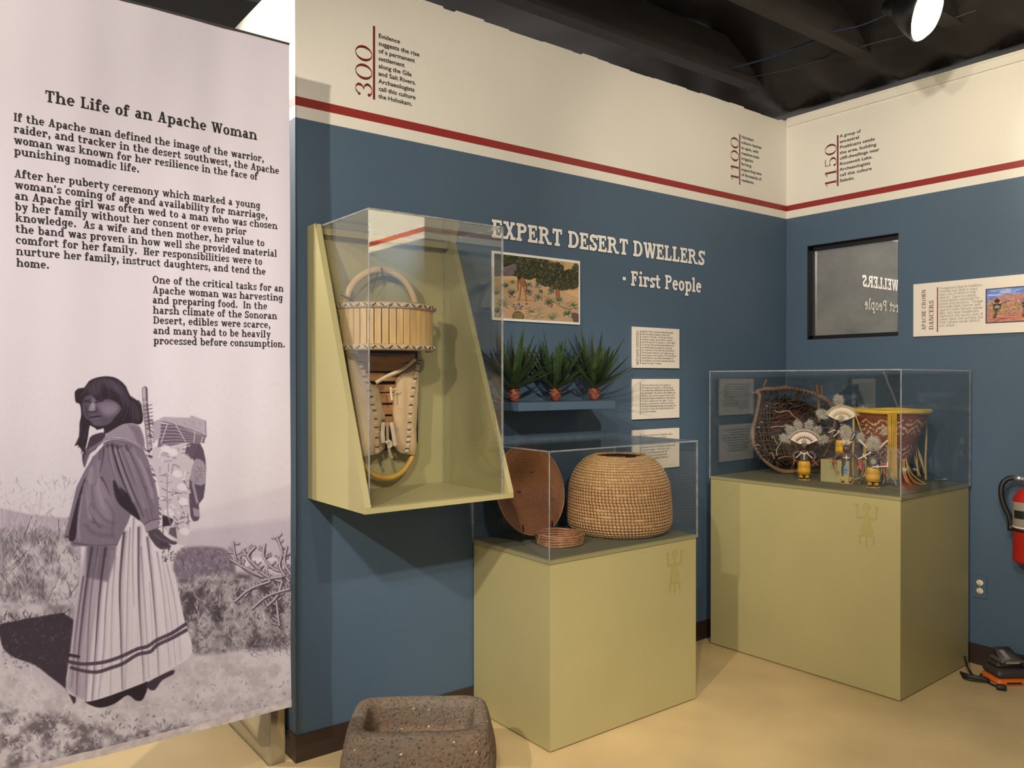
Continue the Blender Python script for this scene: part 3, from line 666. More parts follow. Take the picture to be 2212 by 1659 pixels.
    for q, wd, t in (((430, 660, 450, 800, 510, 980, 560, 1080), 5, .2), ((470, 660, 520, 850, 580, 1010, 650, 1180), 6.5, .13), ((510, 670, 570, 860, 640, 1040, 730, 1260), 5.5, .17), ((545, 670, 620, 860, 700, 1060, 780, 1290), 3.5, .28), ((585, 665, 680, 880, 760, 1090, 810, 1290), 4, .22),
                     ((620, 670, 720, 900, 800, 1150, 840, 1280), 2.5, .36), ((400, 680, 385, 800, 335, 980), 3.5, .2), ((375, 700, 350, 850, 325, 1000), 3, .28), ((380, 930, 420, 1000, 450, 1080), 3.5, .2), ((265, 960, 275, 1100, 320, 1200), 3, .25), ((280, 1150, 290, 1230, 350, 1330, 380, 1350), 3.4, .2),
                     ((300, 1300, 350, 1320, 440, 1350), 2, .3), ((150, 1480, 330, 1497, 510, 1490), 2, .2), ((90, 1425, 140, 1430), 3, .15), ((750, 1010, 790, 1060), 3, .3), ((450, 680, 480, 850, 520, 960), 2, .62), ((530, 700, 600, 900, 690, 1120), 2.6, .66), ((600, 720, 690, 920, 780, 1180), 2.4, .64), ((700, 780, 780, 960, 820, 1150), 3, .62),
                     ((490, 700, 545, 880, 610, 1050), 2, .62), ((240, 980, 200, 1200, 180, 1430), 2, .62), ((330, 700, 290, 820), 2, .35)):
        c.line([(x+wd*.4, y) for x, y in B(*q)], wd*1.9, tn((t+.45)/2), .5, 4, 5, True); c.line(B(*q), wd*.95, tn(t), .85, 1.8, 5, True)
    for _ in range(260): x = R.uniform(180, 520); y = R.uniform(950, 1480); c.line(B(x, y, x+R.uniform(-8, 8), y+R.uniform(4, 22)), .8, tn(R.uniform(.38, .62)), .4)
    c.poly(B(735, 1325, 790, 1290, 855, 1275, 862, 1345, 800, 1375, 755, 1388), tn(.56), 1, 1.2); c.line(B(735, 1325, 790, 1292, 855, 1276), 1.4, tn(.15), .9); c.line(B(755, 1388, 800, 1374, 862, 1346), 1.4, tn(.15), .9)
    for q, wd in (((430, 690, 470, 860, 530, 1010), 9), ((495, 690, 555, 880, 650, 1130), 10), ((560, 690, 650, 900, 740, 1180), 10), ((640, 700, 740, 900, 800, 1090), 13), ((300, 860, 270, 1060, 290, 1260), 16), ((360, 800, 350, 1000, 400, 1180), 12), ((220, 1080, 190, 1300, 200, 1450), 8)):
        c.line(B(*q), wd*.6, tn(.66), .5, 5, 4)
    for q, wd in (((300, 1000, 330, 1180, 420, 1290, 480, 1310), 12), ((250, 1330, 330, 1400, 480, 1420), 14), ((420, 1120, 480, 1240, 470, 1400), 10), ((770, 860, 810, 1000), 9)):
        c.line(B(*q), wd*.6, tn(.33), .45, 6, 4)
    # hand
    c.poly(B(770, 1388, 850, 1358, 900, 1408, 960, 1450, 1012, 1470, 990, 1490, 940, 1484, 962, 1505, 900, 1532, 845, 1510, 805, 1460), tn(.26), 1, 1.3, 3)
    c.line(B(820, 1400, 870, 1440, 950, 1470), 3, tn(.42), .7, 2, 3); c.line(B(880, 1490, 940, 1500), 1.4, tn(.1), .9); c.line(B(870, 1470, 930, 1484), 1, tn(.1), .8)
    for _ in range(40): x = R.uniform(890, 1000); y = R.uniform(1510, 1620); c.line(B(x, y, x+R.uniform(-20, 20), y+R.uniform(5, 25)), 1.6, tn(R.choice((.15, .2, .7))), .8)
    # collar, scarf, neck
    c.poly(B(425, 560, 480, 505, 560, 478, 650, 482, 705, 515, 738, 610, 738, 700, 660, 640, 560, 606, 470, 600, 400, 628), tn(.60), 1, 1.4, 3)
    c.poly(B(600, 490, 700, 510, 735, 610, 735, 690, 680, 640, 650, 560), tn(.42), .7, 6)
    for k in range(3): c.line(B(395, 628+k*9, 470, 606+k*10, 560, 612+k*10, 650, 642+k*8, 735, 705+k*5), 1.1, tn((.2, .8, .25)[k]), .8, .8, 4)
    c.poly(B(285, 600, 330, 570, 400, 556, 412, 590, 340, 690, 275, 745, 242, 845, 228, 810, 222, 740, 262, 680), tn(.2), 1, 1.4, 2)
    c.poly(B(250, 690, 300, 700, 285, 740, 245, 850, 232, 800), tn(.4), .8, 3)
    c.poly(B(305, 730, 360, 672, 400, 640, 395, 668, 330, 740, 312, 755), tn(.9), 1, 1.2)
    c.poly(B(275, 690, 400, 615, 398, 640, 290, 720), tn(.48), .8, 2)
    # hair and face
    c.poly(B(166, 300, 158, 225, 185, 197, 240, 182, 275, 130, 330, 102, 400, 88, 470, 92, 530, 118, 585, 172, 620, 250, 690, 295, 720, 360, 728, 460, 690, 490, 640, 478, 560, 486, 480, 530, 405, 570, 400, 520, 330, 540, 285, 500, 270, 600, 240, 720, 215, 700, 185, 660, 158, 668, 195, 590, 200, 480, 213, 410, 205, 330, 185, 312), tn(.10), 1, 1.5, 2)
    c.poly(B(284, 495, 330, 520, 352, 545, 318, 572, 292, 575, 300, 540), tn(.92), 1, 1.2)
    c.poly(B(225, 300, 258, 250, 300, 246, 330, 285, 380, 292, 430, 276, 500, 300, 545, 350, 530, 388, 490, 432, 462, 472, 420, 496, 370, 505, 320, 495, 288, 462, 252, 430, 226, 372), tn(.30), 1, 1.6, 3)
    c.poly(B(345, 310, 430, 296, 510, 320, 520, 370, 460, 410, 400, 400, 360, 360), tn(.46), .85, 9, 3)
    c.poly(B(290, 318, 325, 312, 332, 350, 322, 378, 285, 380, 276, 368), tn(.58), .9, 4, 3)
    c.poly(B(300, 256, 335, 280, 330, 305, 305, 300), tn(.5), .8, 5)
    c.line(B(236, 302, 260, 296, 288, 304), 2.2, tn(.05), .95, 1, 3); c.line(B(332, 306, 360, 298, 395, 294), 2.2, tn(.05), .95, 1, 3)
    c.line(B(240, 288, 285, 286), 1.6, tn(.1), .8); c.line(B(330, 284, 400, 276), 1.6, tn(.1), .8)
    c.line(B(272, 380, 300, 384, 335, 378), 2.0, tn(.08), .9, 1, 3); c.line(B(336, 345, 345, 375), 1.8, tn(.15), .7, 2)
    c.line(B(284, 432, 320, 425, 375, 420), 2.4, tn(.04), .95, 1, 3); c.line(B(292, 445, 330, 446, 365, 436), 2.6, tn(.44), .8, 1.4, 3)
    c.line(B(290, 418, 330, 408, 370, 410), 1.8, tn(.42), .7, 1.5, 3); c.poly(B(300, 462, 360, 455, 400, 470, 370, 498, 320, 490), tn(.36), .7, 4)
    c.poly(B(228, 330, 255, 330, 275, 400, 280, 440, 250, 425, 230, 375), tn(.22), .7, 4)
    c.poly(B(250, 185, 330, 125, 400, 120, 380, 200, 340, 250, 290, 240), tn(.3), .6, 12, 3); c.poly(B(440, 120, 530, 150, 590, 240, 600, 330, 560, 300, 510, 220), tn(.3), .6, 14, 3); c.poly(B(610, 280, 680, 330, 700, 430, 650, 450, 630, 370), tn(.26), .6, 12, 3)
    c.poly(B(400, 330, 480, 320, 510, 350, 490, 400, 420, 420, 390, 380), tn(.56), .55, 16, 3); c.line(B(232, 330, 236, 400, 262, 440), 3, tn(.42), .5, 3, 3); c.poly(B(300, 310, 318, 308, 322, 352, 300, 360), tn(.68), .7, 4)
    for q in ((335, 110, 320, 180, 300, 250), (400, 95, 430, 180, 460, 280), (450, 100, 520, 200, 560, 320, 545, 420), (520, 130, 590, 240, 600, 360, 560, 460), (360, 110, 370, 200, 380, 285), (290, 150, 250, 210, 200, 250), (320, 140, 340, 230, 400, 282),
              (480, 130, 550, 250, 580, 380), (600, 260, 640, 340, 640, 460), (650, 300, 690, 380, 690, 470), (560, 180, 610, 290, 620, 430), (420, 150, 480, 250), (250, 190, 230, 260, 220, 330), (240, 560, 225, 640, 235, 700), (215, 470, 215, 560, 190, 640), (260, 520, 250, 600)):
        c.line(B(*q), 1.5, tn(.36), .55, 1.3, 5); c.line([(x+1.5, y+1) for x, y in B(*q)], 1.1, tn(.03), .6, 1, 5)
    c.poly(B(380, 110, 450, 110, 520, 160, 560, 240, 500, 220, 420, 170), tn(.34), .5, 9)
    c.line(B(165, 215, 195, 190, 240, 188), 1.6, tn(.08), .9, 1, 3); c.line(B(690, 290, 712, 320, 715, 360), 1.6, tn(.08), .9, 1, 3)
    for q in ((210, 640, 190, 680), (240, 700, 255, 740), (225, 690, 215, 730)): c.line(B(*q), 1.6, tn(.12), .9)
    c.speckle(.014, 1.5); c.speckle(.006, 7)
paint_banner()

zs = np.concatenate([np.linspace(BBm, 1.64, 690), np.linspace(1.65, BT, 60)]); xs = np.linspace(BX0, BX1, 500)
P = np.zeros((len(zs), len(xs), 3)); P[..., 0] = xs[None]; P[..., 2] = zs[:, None]; P[..., 1] = BY
px, py = to_photo(P); cols = s2l(CV.sample(px, py))
top = s2l(np.array(tn(.93))); k = np.clip((py-775)/40, 0, 1)[..., None]; cols = cols*k+top*(1-k)
P[..., 1] += ripple(P[..., 0], P[..., 2])
M_CLOTH = attr_mat('banner_cloth', .62, .03, 400, .3)
grid_obj('cloth', P, cols, M_CLOTH, bn_)
m = MB()                                                # hems: rod pocket at the bottom, thin batten at the top
n_ = 60
m.cur = 0
for i in range(n_):
    a, b = BX0+(BX1-BX0)*i/n_, BX0+(BX1-BX0)*(i+1)/n_
    ya, yb = BY+float(ripple(a, BBm)), BY+float(ripple(b, BBm))
    m.quad((a, ya-.004, BBm+.002), (b, yb-.004, BBm+.002), (b, yb-.003, BBm-.024), (a, ya-.003, BBm-.024))
    m.quad((a, ya+.004, BBm+.002), (b, yb+.004, BBm+.002), (b, yb-.003, BBm-.024), (a, ya-.003, BBm-.024))
m.build('bottom_hem', mat('hem_cloth', lin(196, 186, 188), .7, .2, 40), bn_)
m = MB(); m.tube([(BX0, BY, BT+.004), (BX1, BY, BT+.002)], .0045, 8); m.build('top_batten', mat('batten', lin(70, 66, 66), .4), bn_)
m = MB()
for xx in (BX0+.12, BX0+.34):
    m = MB(); m.tube([(xx, BY, BT+.01), (xx, BY, 3.5)], .0016, 5); m.build('hanging_wire', M_WIREG, bn_)

bold = Slab(.168, .08, .08, seg=18)
lines = [  # start x, baseline, end x in a 2.0742x enlargement
    ("If the Apache man defined the image of the warrior,", 62, 540, 1180), ("raider, and tracker in the desert southwest, the Apache", 62, 592, 1247), ("woman was known for her resilience in the face of", 62, 642, 1152), ("punishing nomadic life.", 64, 692, 623),
    ("After her puberty ceremony which marked a young", 65, 793, 1163), ("woman's coming of age and availability for marriage,", 66, 843, 1195), ("an Apache girl was often wed to a man who was chosen", 67, 892, 1239), ("by her family without her consent or even prior", 67, 941, 1102),
    ("knowledge.  As a wife and then mother, her value to", 69, 991, 1182), ("the band was proven in how well she provided material", 70, 1041, 1237), ("comfort for her family.  Her responsibilities were to", 71, 1091, 1173), ("nurture her family, instruct daughters, and tend the", 72, 1142, 1188), ("home.", 73, 1194, 220),
    ("One of the critical tasks for an", 684, 1268, 1268), ("Apache woman was harvesting", 684, 1314, 1265), ("and preparing food.  In the", 684, 1359, 1196), ("harsh climate of the Sonoran", 685, 1405, 1240), ("Desert, edibles were scarce,", 686, 1450, 1211), ("and many had to be heavily", 686, 1496, 1211), ("processed before consumption.", 687, 1542, 1276)]
m = MB(); K = 2.0742
def bl(text, x0, y0, x1, size):
    a = bp('y', BY, x0/K, y0/K); b = bp('y', BY, x1/K, y0/K); put_slab(m, text, bold, a, (1, 0, 0), (0, 0, 1), size, b.x-a.x, fn=on_banner)
for t, x0, y0, x1 in lines: bl(t, x0, y0, x1, .036)
bl("The Life of an Apache Woman", 203, 455, 1150, .052)
m.build('printed_text', M_INK, bn_, fix=False)

# ---------------------------------------------------------------- lettering on the walls
def timeline(name, label, ax, rule, num, num_px, lines, size, txt_x, first, pitch, widths):
    """year set upright beside a rule, with lines of bold text; positions surveyed on the wall plane"""
    pl = -.0008
    ux = Vector((1, 0, 0)) if ax == 'y' else Vector((0, -1, 0)); uz = Vector((0, 0, 1))
    r0, r1 = bp(ax, pl, rule[0], rule[1]), bp(ax, pl, rule[0], rule[2])
    t = thing(name, label, 'wall text', (r0+r1)/2)
    m = MB(); m.prism([r0-ux*.005, r0+ux*.005, r1+ux*.005, r1-ux*.005], (0, .001, 0) if ax == 'y' else (.001, 0, 0)); m.build('rule', M_REDINK, t)
    did = Slab(.1, .026, .05, seg=36)
    a, b = bp(ax, pl, num_px[0], num_px[1]), bp(ax, pl, num_px[0], num_px[2])       # baseline, reading upwards
    c = bp(ax, pl, num_px[3], num_px[1])
    m = MB(); hgt = (a-c).length
    put_slab(m, num, did, a, uz, -ux, hgt/.72, abs(b.z-a.z), .1); m.build('year', M_REDINK, t, fix=False)
    m = MB()
    for i, (s, w) in enumerate(zip(lines, widths)):
        o = bp(ax, pl, txt_x, first); o.z -= i*pitch
        e = bp(ax, pl, w, first); put_sans(m, s, o, ux, uz, size, abs((e-o).dot(ux)), .022)
    m.build('text_lines', M_INK, t, fix=False)
timeline('timeline_text', 'wall text under the upright red year 300, high above the banner side', 'y', (808, 56, 215), '300', (803.5, 211, 103, 768),
         ['Evidence', 'suggests the rise', 'of a permanent', 'settlement', 'along the Gila', 'and Salt Rivers.', 'Archaeologists', 'call this culture', 'the Hohokam.'], .0268, 817.5, 81, .0325,
         [864, 906, 896, 874, 889, 898, 895, 897.5, 890])
timeline('timeline_text', 'small wall text under the upright red year 1100, above the lettered title end', 'y', (1598, 290, 399), '1100', (1595.5, 392, 299, 1578.5),
         ['Hohokam', 'culture reaches', 'an apex, with', 'massive-scale', 'irrigation', 'farming', 'supporting tens', 'of thousands of', 'residents.'], .0262, 1601.5, 298, .0335,
         [1628, 1645, 1638, 1640, 1627, 1623, 1645, 1645, 1629])
timeline('timeline_text', 'wall text under the upright red year 1150, high above the dark window', 'x', (1809.5, 292, 402), '1150', (1806.5, 400, 308, 1782),
         ['A group of', 'ancestral', 'Puebloans settle', 'the area, building', 'cliff-dwellings near', 'Roosevelt Lake.', 'Archaeologists', 'call this culture', 'Salado.'], .0268, 1814, 297.5, .0345,
         [1859.5, 1855.5, 1889.5, 1893, 1900, 1884.5, 1880, 1883, 1846])

M_OUT = mat('black_outline', (.012, .014, .018), .6)
def title(name, label, text, x0, x1, z0, size):
    t = thing(name, label, 'wall lettering', (x0, -.003, z0)); f1 = Slab(.178, .115, .08, seg=26); f2 = Slab(.178, .115, .08, grow=.022, seg=26)
    tr = .05; L = slab_text(text, f1, tr)[1]; kx = (x1-x0)/L; x = 0; letters = []
    for ch in text:
        q, w = f1.glyph(ch); q = list(q)
        if q:
            l1 = list(f1.lv); q2 = list(f2.glyph(ch)[0]); m = MB()
            for k, (qq, y) in enumerate(((q2, -.0012), (q, -.003))):
                m.cur = k
                for j, p in enumerate(qq):
                    yy = y-.00006*sum(1 for s_ in l1 if s_ <= j)-(.0004 if len(letters) % 2 and not k else 0); m.add([(x0+(x+a)*kx, yy, z0+b*size) for a, b in p], [(0, 1, 2, 3)])
            letters.append(ch)
            m.build('letter', [M_OUT, M_WHITE], t, fix=False)
        x += w+tr
title('wall_title', 'large white capital letters EXPERT DESERT DWELLERS on the blue wall', 'EXPERT DESERT DWELLERS', -2.403, -.838, 2.226, .124)
title('wall_subtitle', 'smaller white lettering First People on the blue wall below the big title', '- First People', -1.528, -.866, 2.062, .117)

# ---------------------------------------------------------------- print of people gathering agave
def paint_agave():
    x0, y0, k = 1050, 480, 7.2136; R = random.Random(4)
    c = Canvas(1062, 540, 194, 164, 3.0, (.74, .60, .42)); q8 = lambda r, g, b: (r/255, g/255, b/255)
    Q = lambda *p: [(x0+p[i]/k, y0+p[i+1]/k) for i in range(0, len(p), 2)]
    c.poly(Q(90, 440, 1470, 600, 1470, 900, 90, 850), q8(44, 44, 24), 1, 1)
    c.poly(Q(900, 570, 1470, 610, 1470, 740, 1300, 730, 1200, 760, 1150, 650), q8(190, 156, 112), 1, 3)
    for i in range(26): a = R.uniform(-1, 1); c.line(Q(1080+a*40, 560, 1080+a*230, 690+R.uniform(-20, 20)), .5, q8(*R.choice(((226, 196, 140), (120, 90, 56), (200, 170, 120)))), .9, 1)
    c.poly(Q(90, 460, 240, 480, 240, 830, 90, 830), q8(88, 82, 88), .8, 6); c.poly(Q(250, 720, 330, 690, 460, 660, 470, 780, 400, 820, 250, 830), q8(104, 92, 96), 1, 4, 3)
    c.line(Q(250, 710, 350, 690, 450, 650, 560, 700), 1.2, q8(140, 128, 130), .8, 2, 4); c.line(Q(300, 800, 380, 720, 430, 740, 500, 800), 1, q8(60, 52, 56), .9, 2, 4)
    for tx, ty, rx, ry, n in ((420, 560, 200, 90, 240), (700, 640, 220, 150, 420), (620, 780, 170, 120, 200), (960, 800, 170, 170, 380), (1090, 760, 130, 140, 260), (1160, 920, 210, 160, 300), (1330, 880, 150, 170, 240), (1400, 730, 60, 90, 110), (900, 930, 130, 90, 140)):
        c.poly(Q(*[v for a in range(12) for v in (tx+rx*math.cos(a*PI/6)*R.uniform(.85, 1.1), ty+ry*math.sin(a*PI/6)*R.uniform(.85, 1.1))]), q8(38, 40, 22), .9, 5, 3)
        for _ in range(n):
            a = R.uniform(0, 2*PI); r = math.sqrt(R.random()); x = tx+rx*r*math.cos(a); y = ty+ry*r*math.sin(a); lt = R.random()**1.2*(1-.5*(y-ty+ry)/(2*ry)) if R.random() > .35 else 0
            s = R.uniform(6, 15); b = R.uniform(0, PI); col = [u+(v-u)*lt for u, v in zip((40, 44, 24), (214, 210, 140))]
            c.line(Q(x, y, x+s*math.cos(b), y+s*math.sin(b)), 1.0, q8(*col), .85, 1)
    c.poly(Q(90, 850, 250, 835, 450, 840, 620, 890, 760, 920, 900, 1000, 1080, 1060, 1250, 1080, 1470, 1060, 1470, 1620, 90, 1540), q8(184, 152, 116), 1, 4)
    c.poly(Q(250, 850, 400, 830, 520, 860, 480, 900, 260, 890), q8(216, 178, 122), .8, 5); c.poly(Q(1200, 1060, 1470, 1070, 1470, 1180, 1300, 1130), q8(206, 166, 112), .8, 5)
    for _ in range(500): x = R.uniform(95, 1465); y = R.uniform(900, 1580); c.line(Q(x, y, x+R.uniform(5, 40), y+R.uniform(-4, 6)), .7, q8(*R.choice(((150, 112, 74), (222, 186, 138), (166, 130, 92), (206, 168, 122)))), .35, 1)
    c.line(Q(1030, 1230, 1100, 1270, 1220, 1340, 1330, 1360), 1.6, q8(110, 80, 54), .9, 1, 3); c.line(Q(880, 1150, 980, 1190, 1040, 1240), 1, q8(120, 88, 60), .8, 1)
    c.poly(Q(1330, 1420, 1450, 1440, 1470, 1600, 1380, 1580), q8(86, 70, 70), .9, 6, 3)
    for tx, ty, s, hd in ((300, 1010, 80, 0), (410, 950, 60, 0), (405, 1120, 100, 1), (250, 1300, 150, 1), (670, 980, 55, 1), (670, 1100, 70, 1), (800, 990, 60, 1), (1010, 1080, 75, 1), (810, 1190, 90, 1), (985, 1270, 110, 1), (855, 1080, 40, 1), (1140, 1220, 80, 1), (1360, 1310, 70, 1), (1270, 1440, 90, 1), (1040, 1500, 140, 0), (150, 1120, 90, 0), (165, 1400, 120, 1)):
        if hd:
            for _ in range(26): x = tx+R.uniform(-.7, .7)*s; y = ty+R.uniform(-.05, .55)*s; c.line(Q(x, y, x+8, y+2), 1.6, q8(*R.choice(((60, 44, 42), (84, 66, 66), (200, 186, 176), (120, 100, 98)))), .9, 1)
        for i in range(17):
            a = PI*(.08+.84*i/16)+R.uniform(-.1, .1); l = s*R.uniform(.75, 1.1)
            c.line(Q(tx, ty+s*.12, tx+l*.5*math.cos(a), ty-l*.55*math.sin(a), tx+l*math.cos(a), ty-l*.95*math.sin(a)), 1.7, q8(*R.choice(((60, 80, 52), (86, 104, 72), (40, 54, 36), (128, 144, 108)))), .95, 1, 3, True)
    for tx, ty in ((440, 1310), (510, 1290), (530, 1340), (470, 1350), (560, 1330)):
        c.poly(Q(tx-30, ty, tx, ty-35, tx+30, ty, tx, ty+25), q8(70, 54, 54), .9, 2, 3)
        for _ in range(9): x = tx+R.uniform(-25, 25); y = ty+R.uniform(-20, 15); c.line(Q(x, y, x+7, y+3), 1.3, q8(206, 194, 186), .8, 1)
    c.poly(Q(410, 1460, 440, 1400, 520, 1390, 580, 1430, 590, 1500, 520, 1530, 430, 1510), q8(70, 52, 38), 1, 2, 3)
    for i in range(8):
        for j in range(5): c.line(Q(430+i*19, 1410+j*24+(i % 2)*10, 440+i*19, 1416+j*24+(i % 2)*10), 1.2, q8(206, 178, 116), .9, 1)
    for _ in range(60): x = R.uniform(600, 850); y = R.uniform(1330, 1540); l = R.uniform(40, 110); c.line(Q(x, y, x+l, y-R.uniform(-10, 40)), 1.1, q8(*R.choice(((84, 98, 66), (52, 64, 42), (140, 148, 112)))), .8, 1, 0, True)
    for _ in range(26): x = R.uniform(1180, 1460); y = R.uniform(1240, 1360); c.line(Q(x, y, x+60, y-40), 1, q8(96, 104, 70), .7, 1, 0, True)
    sk, dk = q8(150, 98, 62), q8(78, 46, 30)                                        # stooping gatherer
    c.poly(Q(490, 870, 520, 850, 580, 870, 620, 930, 610, 1000, 560, 1010, 520, 960), sk, 1, 1.5, 3); c.poly(Q(485, 850, 520, 825, 545, 850, 530, 890, 495, 890), q8(40, 28, 22), 1, 1.5, 3)
    c.line(Q(500, 900, 495, 980, 500, 1060), 1.8, dk, 1, 1, 3); c.line(Q(600, 920, 632, 1010, 620, 1100), 2, dk, 1, 1, 3)
    c.line(Q(545, 1000, 535, 1080, 520, 1190, 500, 1215), 3.2, sk, 1, 1, 3); c.line(Q(590, 1000, 612, 1100, 630, 1230), 2.8, sk, 1, 1, 3); c.line(Q(560, 1010, 545, 1100), 1, q8(196, 150, 104), .8, 1)
    c.line(Q(470, 1215, 720, 1222), .9, q8(110, 74, 46), .9, 1); c.poly(Q(600, 1270, 640, 1262, 660, 1275, 625, 1284), q8(56, 38, 26), .9, 1)
    c.poly(Q(1085, 1050, 1140, 1055, 1150, 1170, 1090, 1170), q8(150, 96, 60), 1, 2, 2); c.line(Q(1095, 1060, 1095, 1165), 1, dk, .8); c.line(Q(1140, 1060, 1145, 1165), 1, dk, .7)
    c.speckle(.07, 2)
    return c
ca = paint_agave()
ar = thing('agave_print', 'white-bordered colour print of people gathering agave under trees, on the blue wall', 'picture', (-2.12, -.006, 1.83))
m = MB(); m.box((-2.404, -.009, 1.832), (-1.842, -.001, 2.162)); m.build('border_board', M_WHITE, ar)
xs = np.linspace(-2.393, -1.852, 330); zs = np.linspace(1.844, 2.150, 220); P = np.zeros((220, 330, 3)); P[..., 0] = xs[None]; P[..., 2] = zs[:, None]; P[..., 1] = -.0098
px, py = to_photo(P); M_PRINT = attr_mat('printed_picture', .45)
grid_obj('picture', P, s2l(ca.sample(px, py)), M_PRINT, ar, False)

# ---------------------------------------------------------------- text panels on the back wall
reg = Slab(.115, .05, .06, seg=12)
def panel(label, px4, z0, z1, rule, lines, first, pitch, size, vert=None, x0=-1.453, x1=-1.072, xt=.062, wmax=.285, ink=None):
    t = thing('text_panel', label, 'panel', ((x0+x1)/2, -.006, z0), 'text panels beside the plants')
    m = MB(); m.box((x0, -.012, z0), (x1, -.001, z1)); m.build('board', M_PAPER, t)
    m = MB(); m.box((x0+.055, -.0127, z0+rule[0]), (x0+.0585, -.0122, z0+rule[1])); m.build('rule', M_INK, t)
    m = MB()
    Lm = max(slab_text(l, reg, .05)[1] for l in lines)
    for i, l in enumerate(lines): put_slab(m, l, reg, (x0+xt+.004, -.0126, first-i*pitch), (1, 0, 0), (0, 0, 1), size, slab_text(l, reg, .05)[1]*wmax/Lm, .05)
    if vert: put_slab(m, vert, reg, (x0+.043, -.0126, z0+rule[0]-.004), (0, 0, 1), (-1, 0, 0), .027, rule[1]-rule[0], .12)
    m.build('printed_text', M_INK, t, fix=False)
panel('white text panel headed MISTAKEN IDENTITIES, topmost of three on the wall', None, 1.612, 1.838, (.022, .207),
      ["Mistaken Native American identities began", "with the earliest Spanish contact and", "continue to this day.  At the time of Euro-", "American contact, many distinct cultures", "used this land for its resources.  In the Valley", "to the east, Pima and Maricopa Indians lived", "in small farming encampments, and near", "the confluence of the Salt and Verde Rivers,", "Kwevkepayas ranged in loose family groups.", "Kwevkepayas were members of four far-flung", "tribal branches, most likely descendants of", "the Hohokam, who were eventually grouped", 'under the name "Yavapai."'], 1.810, .0147, .0142, 'MISTAKEN IDENTITIES')
panel('white text panel beginning Only the eastern-most, middle of three on the wall', None, 1.328, 1.551, (.026, .205),
      ["Only the eastern-most of the people of", "this region were Apaches, a cultural group", "descended from Athabascan-speaking tribes", "like the Navajo.  The Apache were raiders and", "warriors, and used the rugged terrain of the", "mountain ranges, including the Superstitions,", "to mount assaults into the valleys.  As the", "presence of permanent settlements of Euro-", "Americans increased through the decades, the", "identities of these first people became more", "and more muddled."], 1.512, .0147, .0142)
panel('white text panel behind the large round basket, lowest of three on the wall', None, 1.045, 1.269, (.026, .205),
      ["Further confused by the Hispanic years,", "who were outsiders and traders,", "tribal affiliations were difficult to discern.  As", "Native unrest increased and conflict brewed,", "all Indians became identified as Apache, and", "they were targets.  To this day, many", "of the Fort McDowell area are still", "called Apache, even though their", "cultures were completely different."], 1.232, .0162, .0146)

# dancers panel on the right wall
t = thing('dancers_panel', 'long white panel headed APACHE CROWN DANCERS with a small painting, beside the dark window', 'panel', (-.006, -1.3, 1.79))
m = MB(); m.box((-.012, -1.80, 1.793), (-.001, -.838, 2.094)); m.build('board', M_PAPER, t)
XP = -.0126; rx_ = lambda px, py: bp('x', XP, 1960+px/8.73, 560+py/8.73)
m = MB(); a, b = rx_(558, 530), rx_(580, 1372); m.box((XP, a.y, b.z), (-.0122, b.y, a.z)); m.build('rule', mat('brown_ink', lin(120, 70, 62), .5), t)
m = MB(); fb = Slab(.15, .06, .06, seg=16)
a = rx_(345, 1335); b = rx_(345, 572); put_slab(m, 'APACHE CROWN', fb, a, (0, 0, 1), (0, 1, 0), abs(rx_(272, 900).y-rx_(345, 900).y)/.7, b.z-a.z, .07)
a = rx_(492, 1325); b = rx_(492, 775); put_slab(m, 'DANCERS', fb, a, (0, 0, 1), (0, 1, 0), abs(rx_(410, 900).y-rx_(494, 900).y)/.7, b.z-a.z, .07)
m.build('heading', mat('brown_heading_ink', lin(112, 64, 58), .5), t, fix=False)
m = MB(); rg = Slab(.085, .04, .05, seg=12)
for i, (s, e) in enumerate((("Yavapai and Apache traditions", 1408), ("resemble each other in many", 1325), ("ways, one of which is their", 1298), ("dancers.  Dance is a deeply", 1305), ("rooted artistic expression for", 1362), ("prayer and ceremony.  Yavapai", 1420), ("Mountain Spirit Dancers and", 1375), ("Apache Crown Dancers appear", 1425), ("alike, with large headdresses", 1350), ("adorned in the sacred colors of", 1425), ("yellow, black, red, and blue, but", 1430), ("their cultures remain distinct", 1375), ("and unique.", 905))):
    a = rx_(605, 573); a.z -= i*.01735; e_ = rx_(e, 573); put_slab(m, s, rg, a, (0, -1, 0), (0, 0, 1), .0195, abs(e_.y-a.y), .05)
m.build('printed_text', M_GREYINK, t, fix=False)
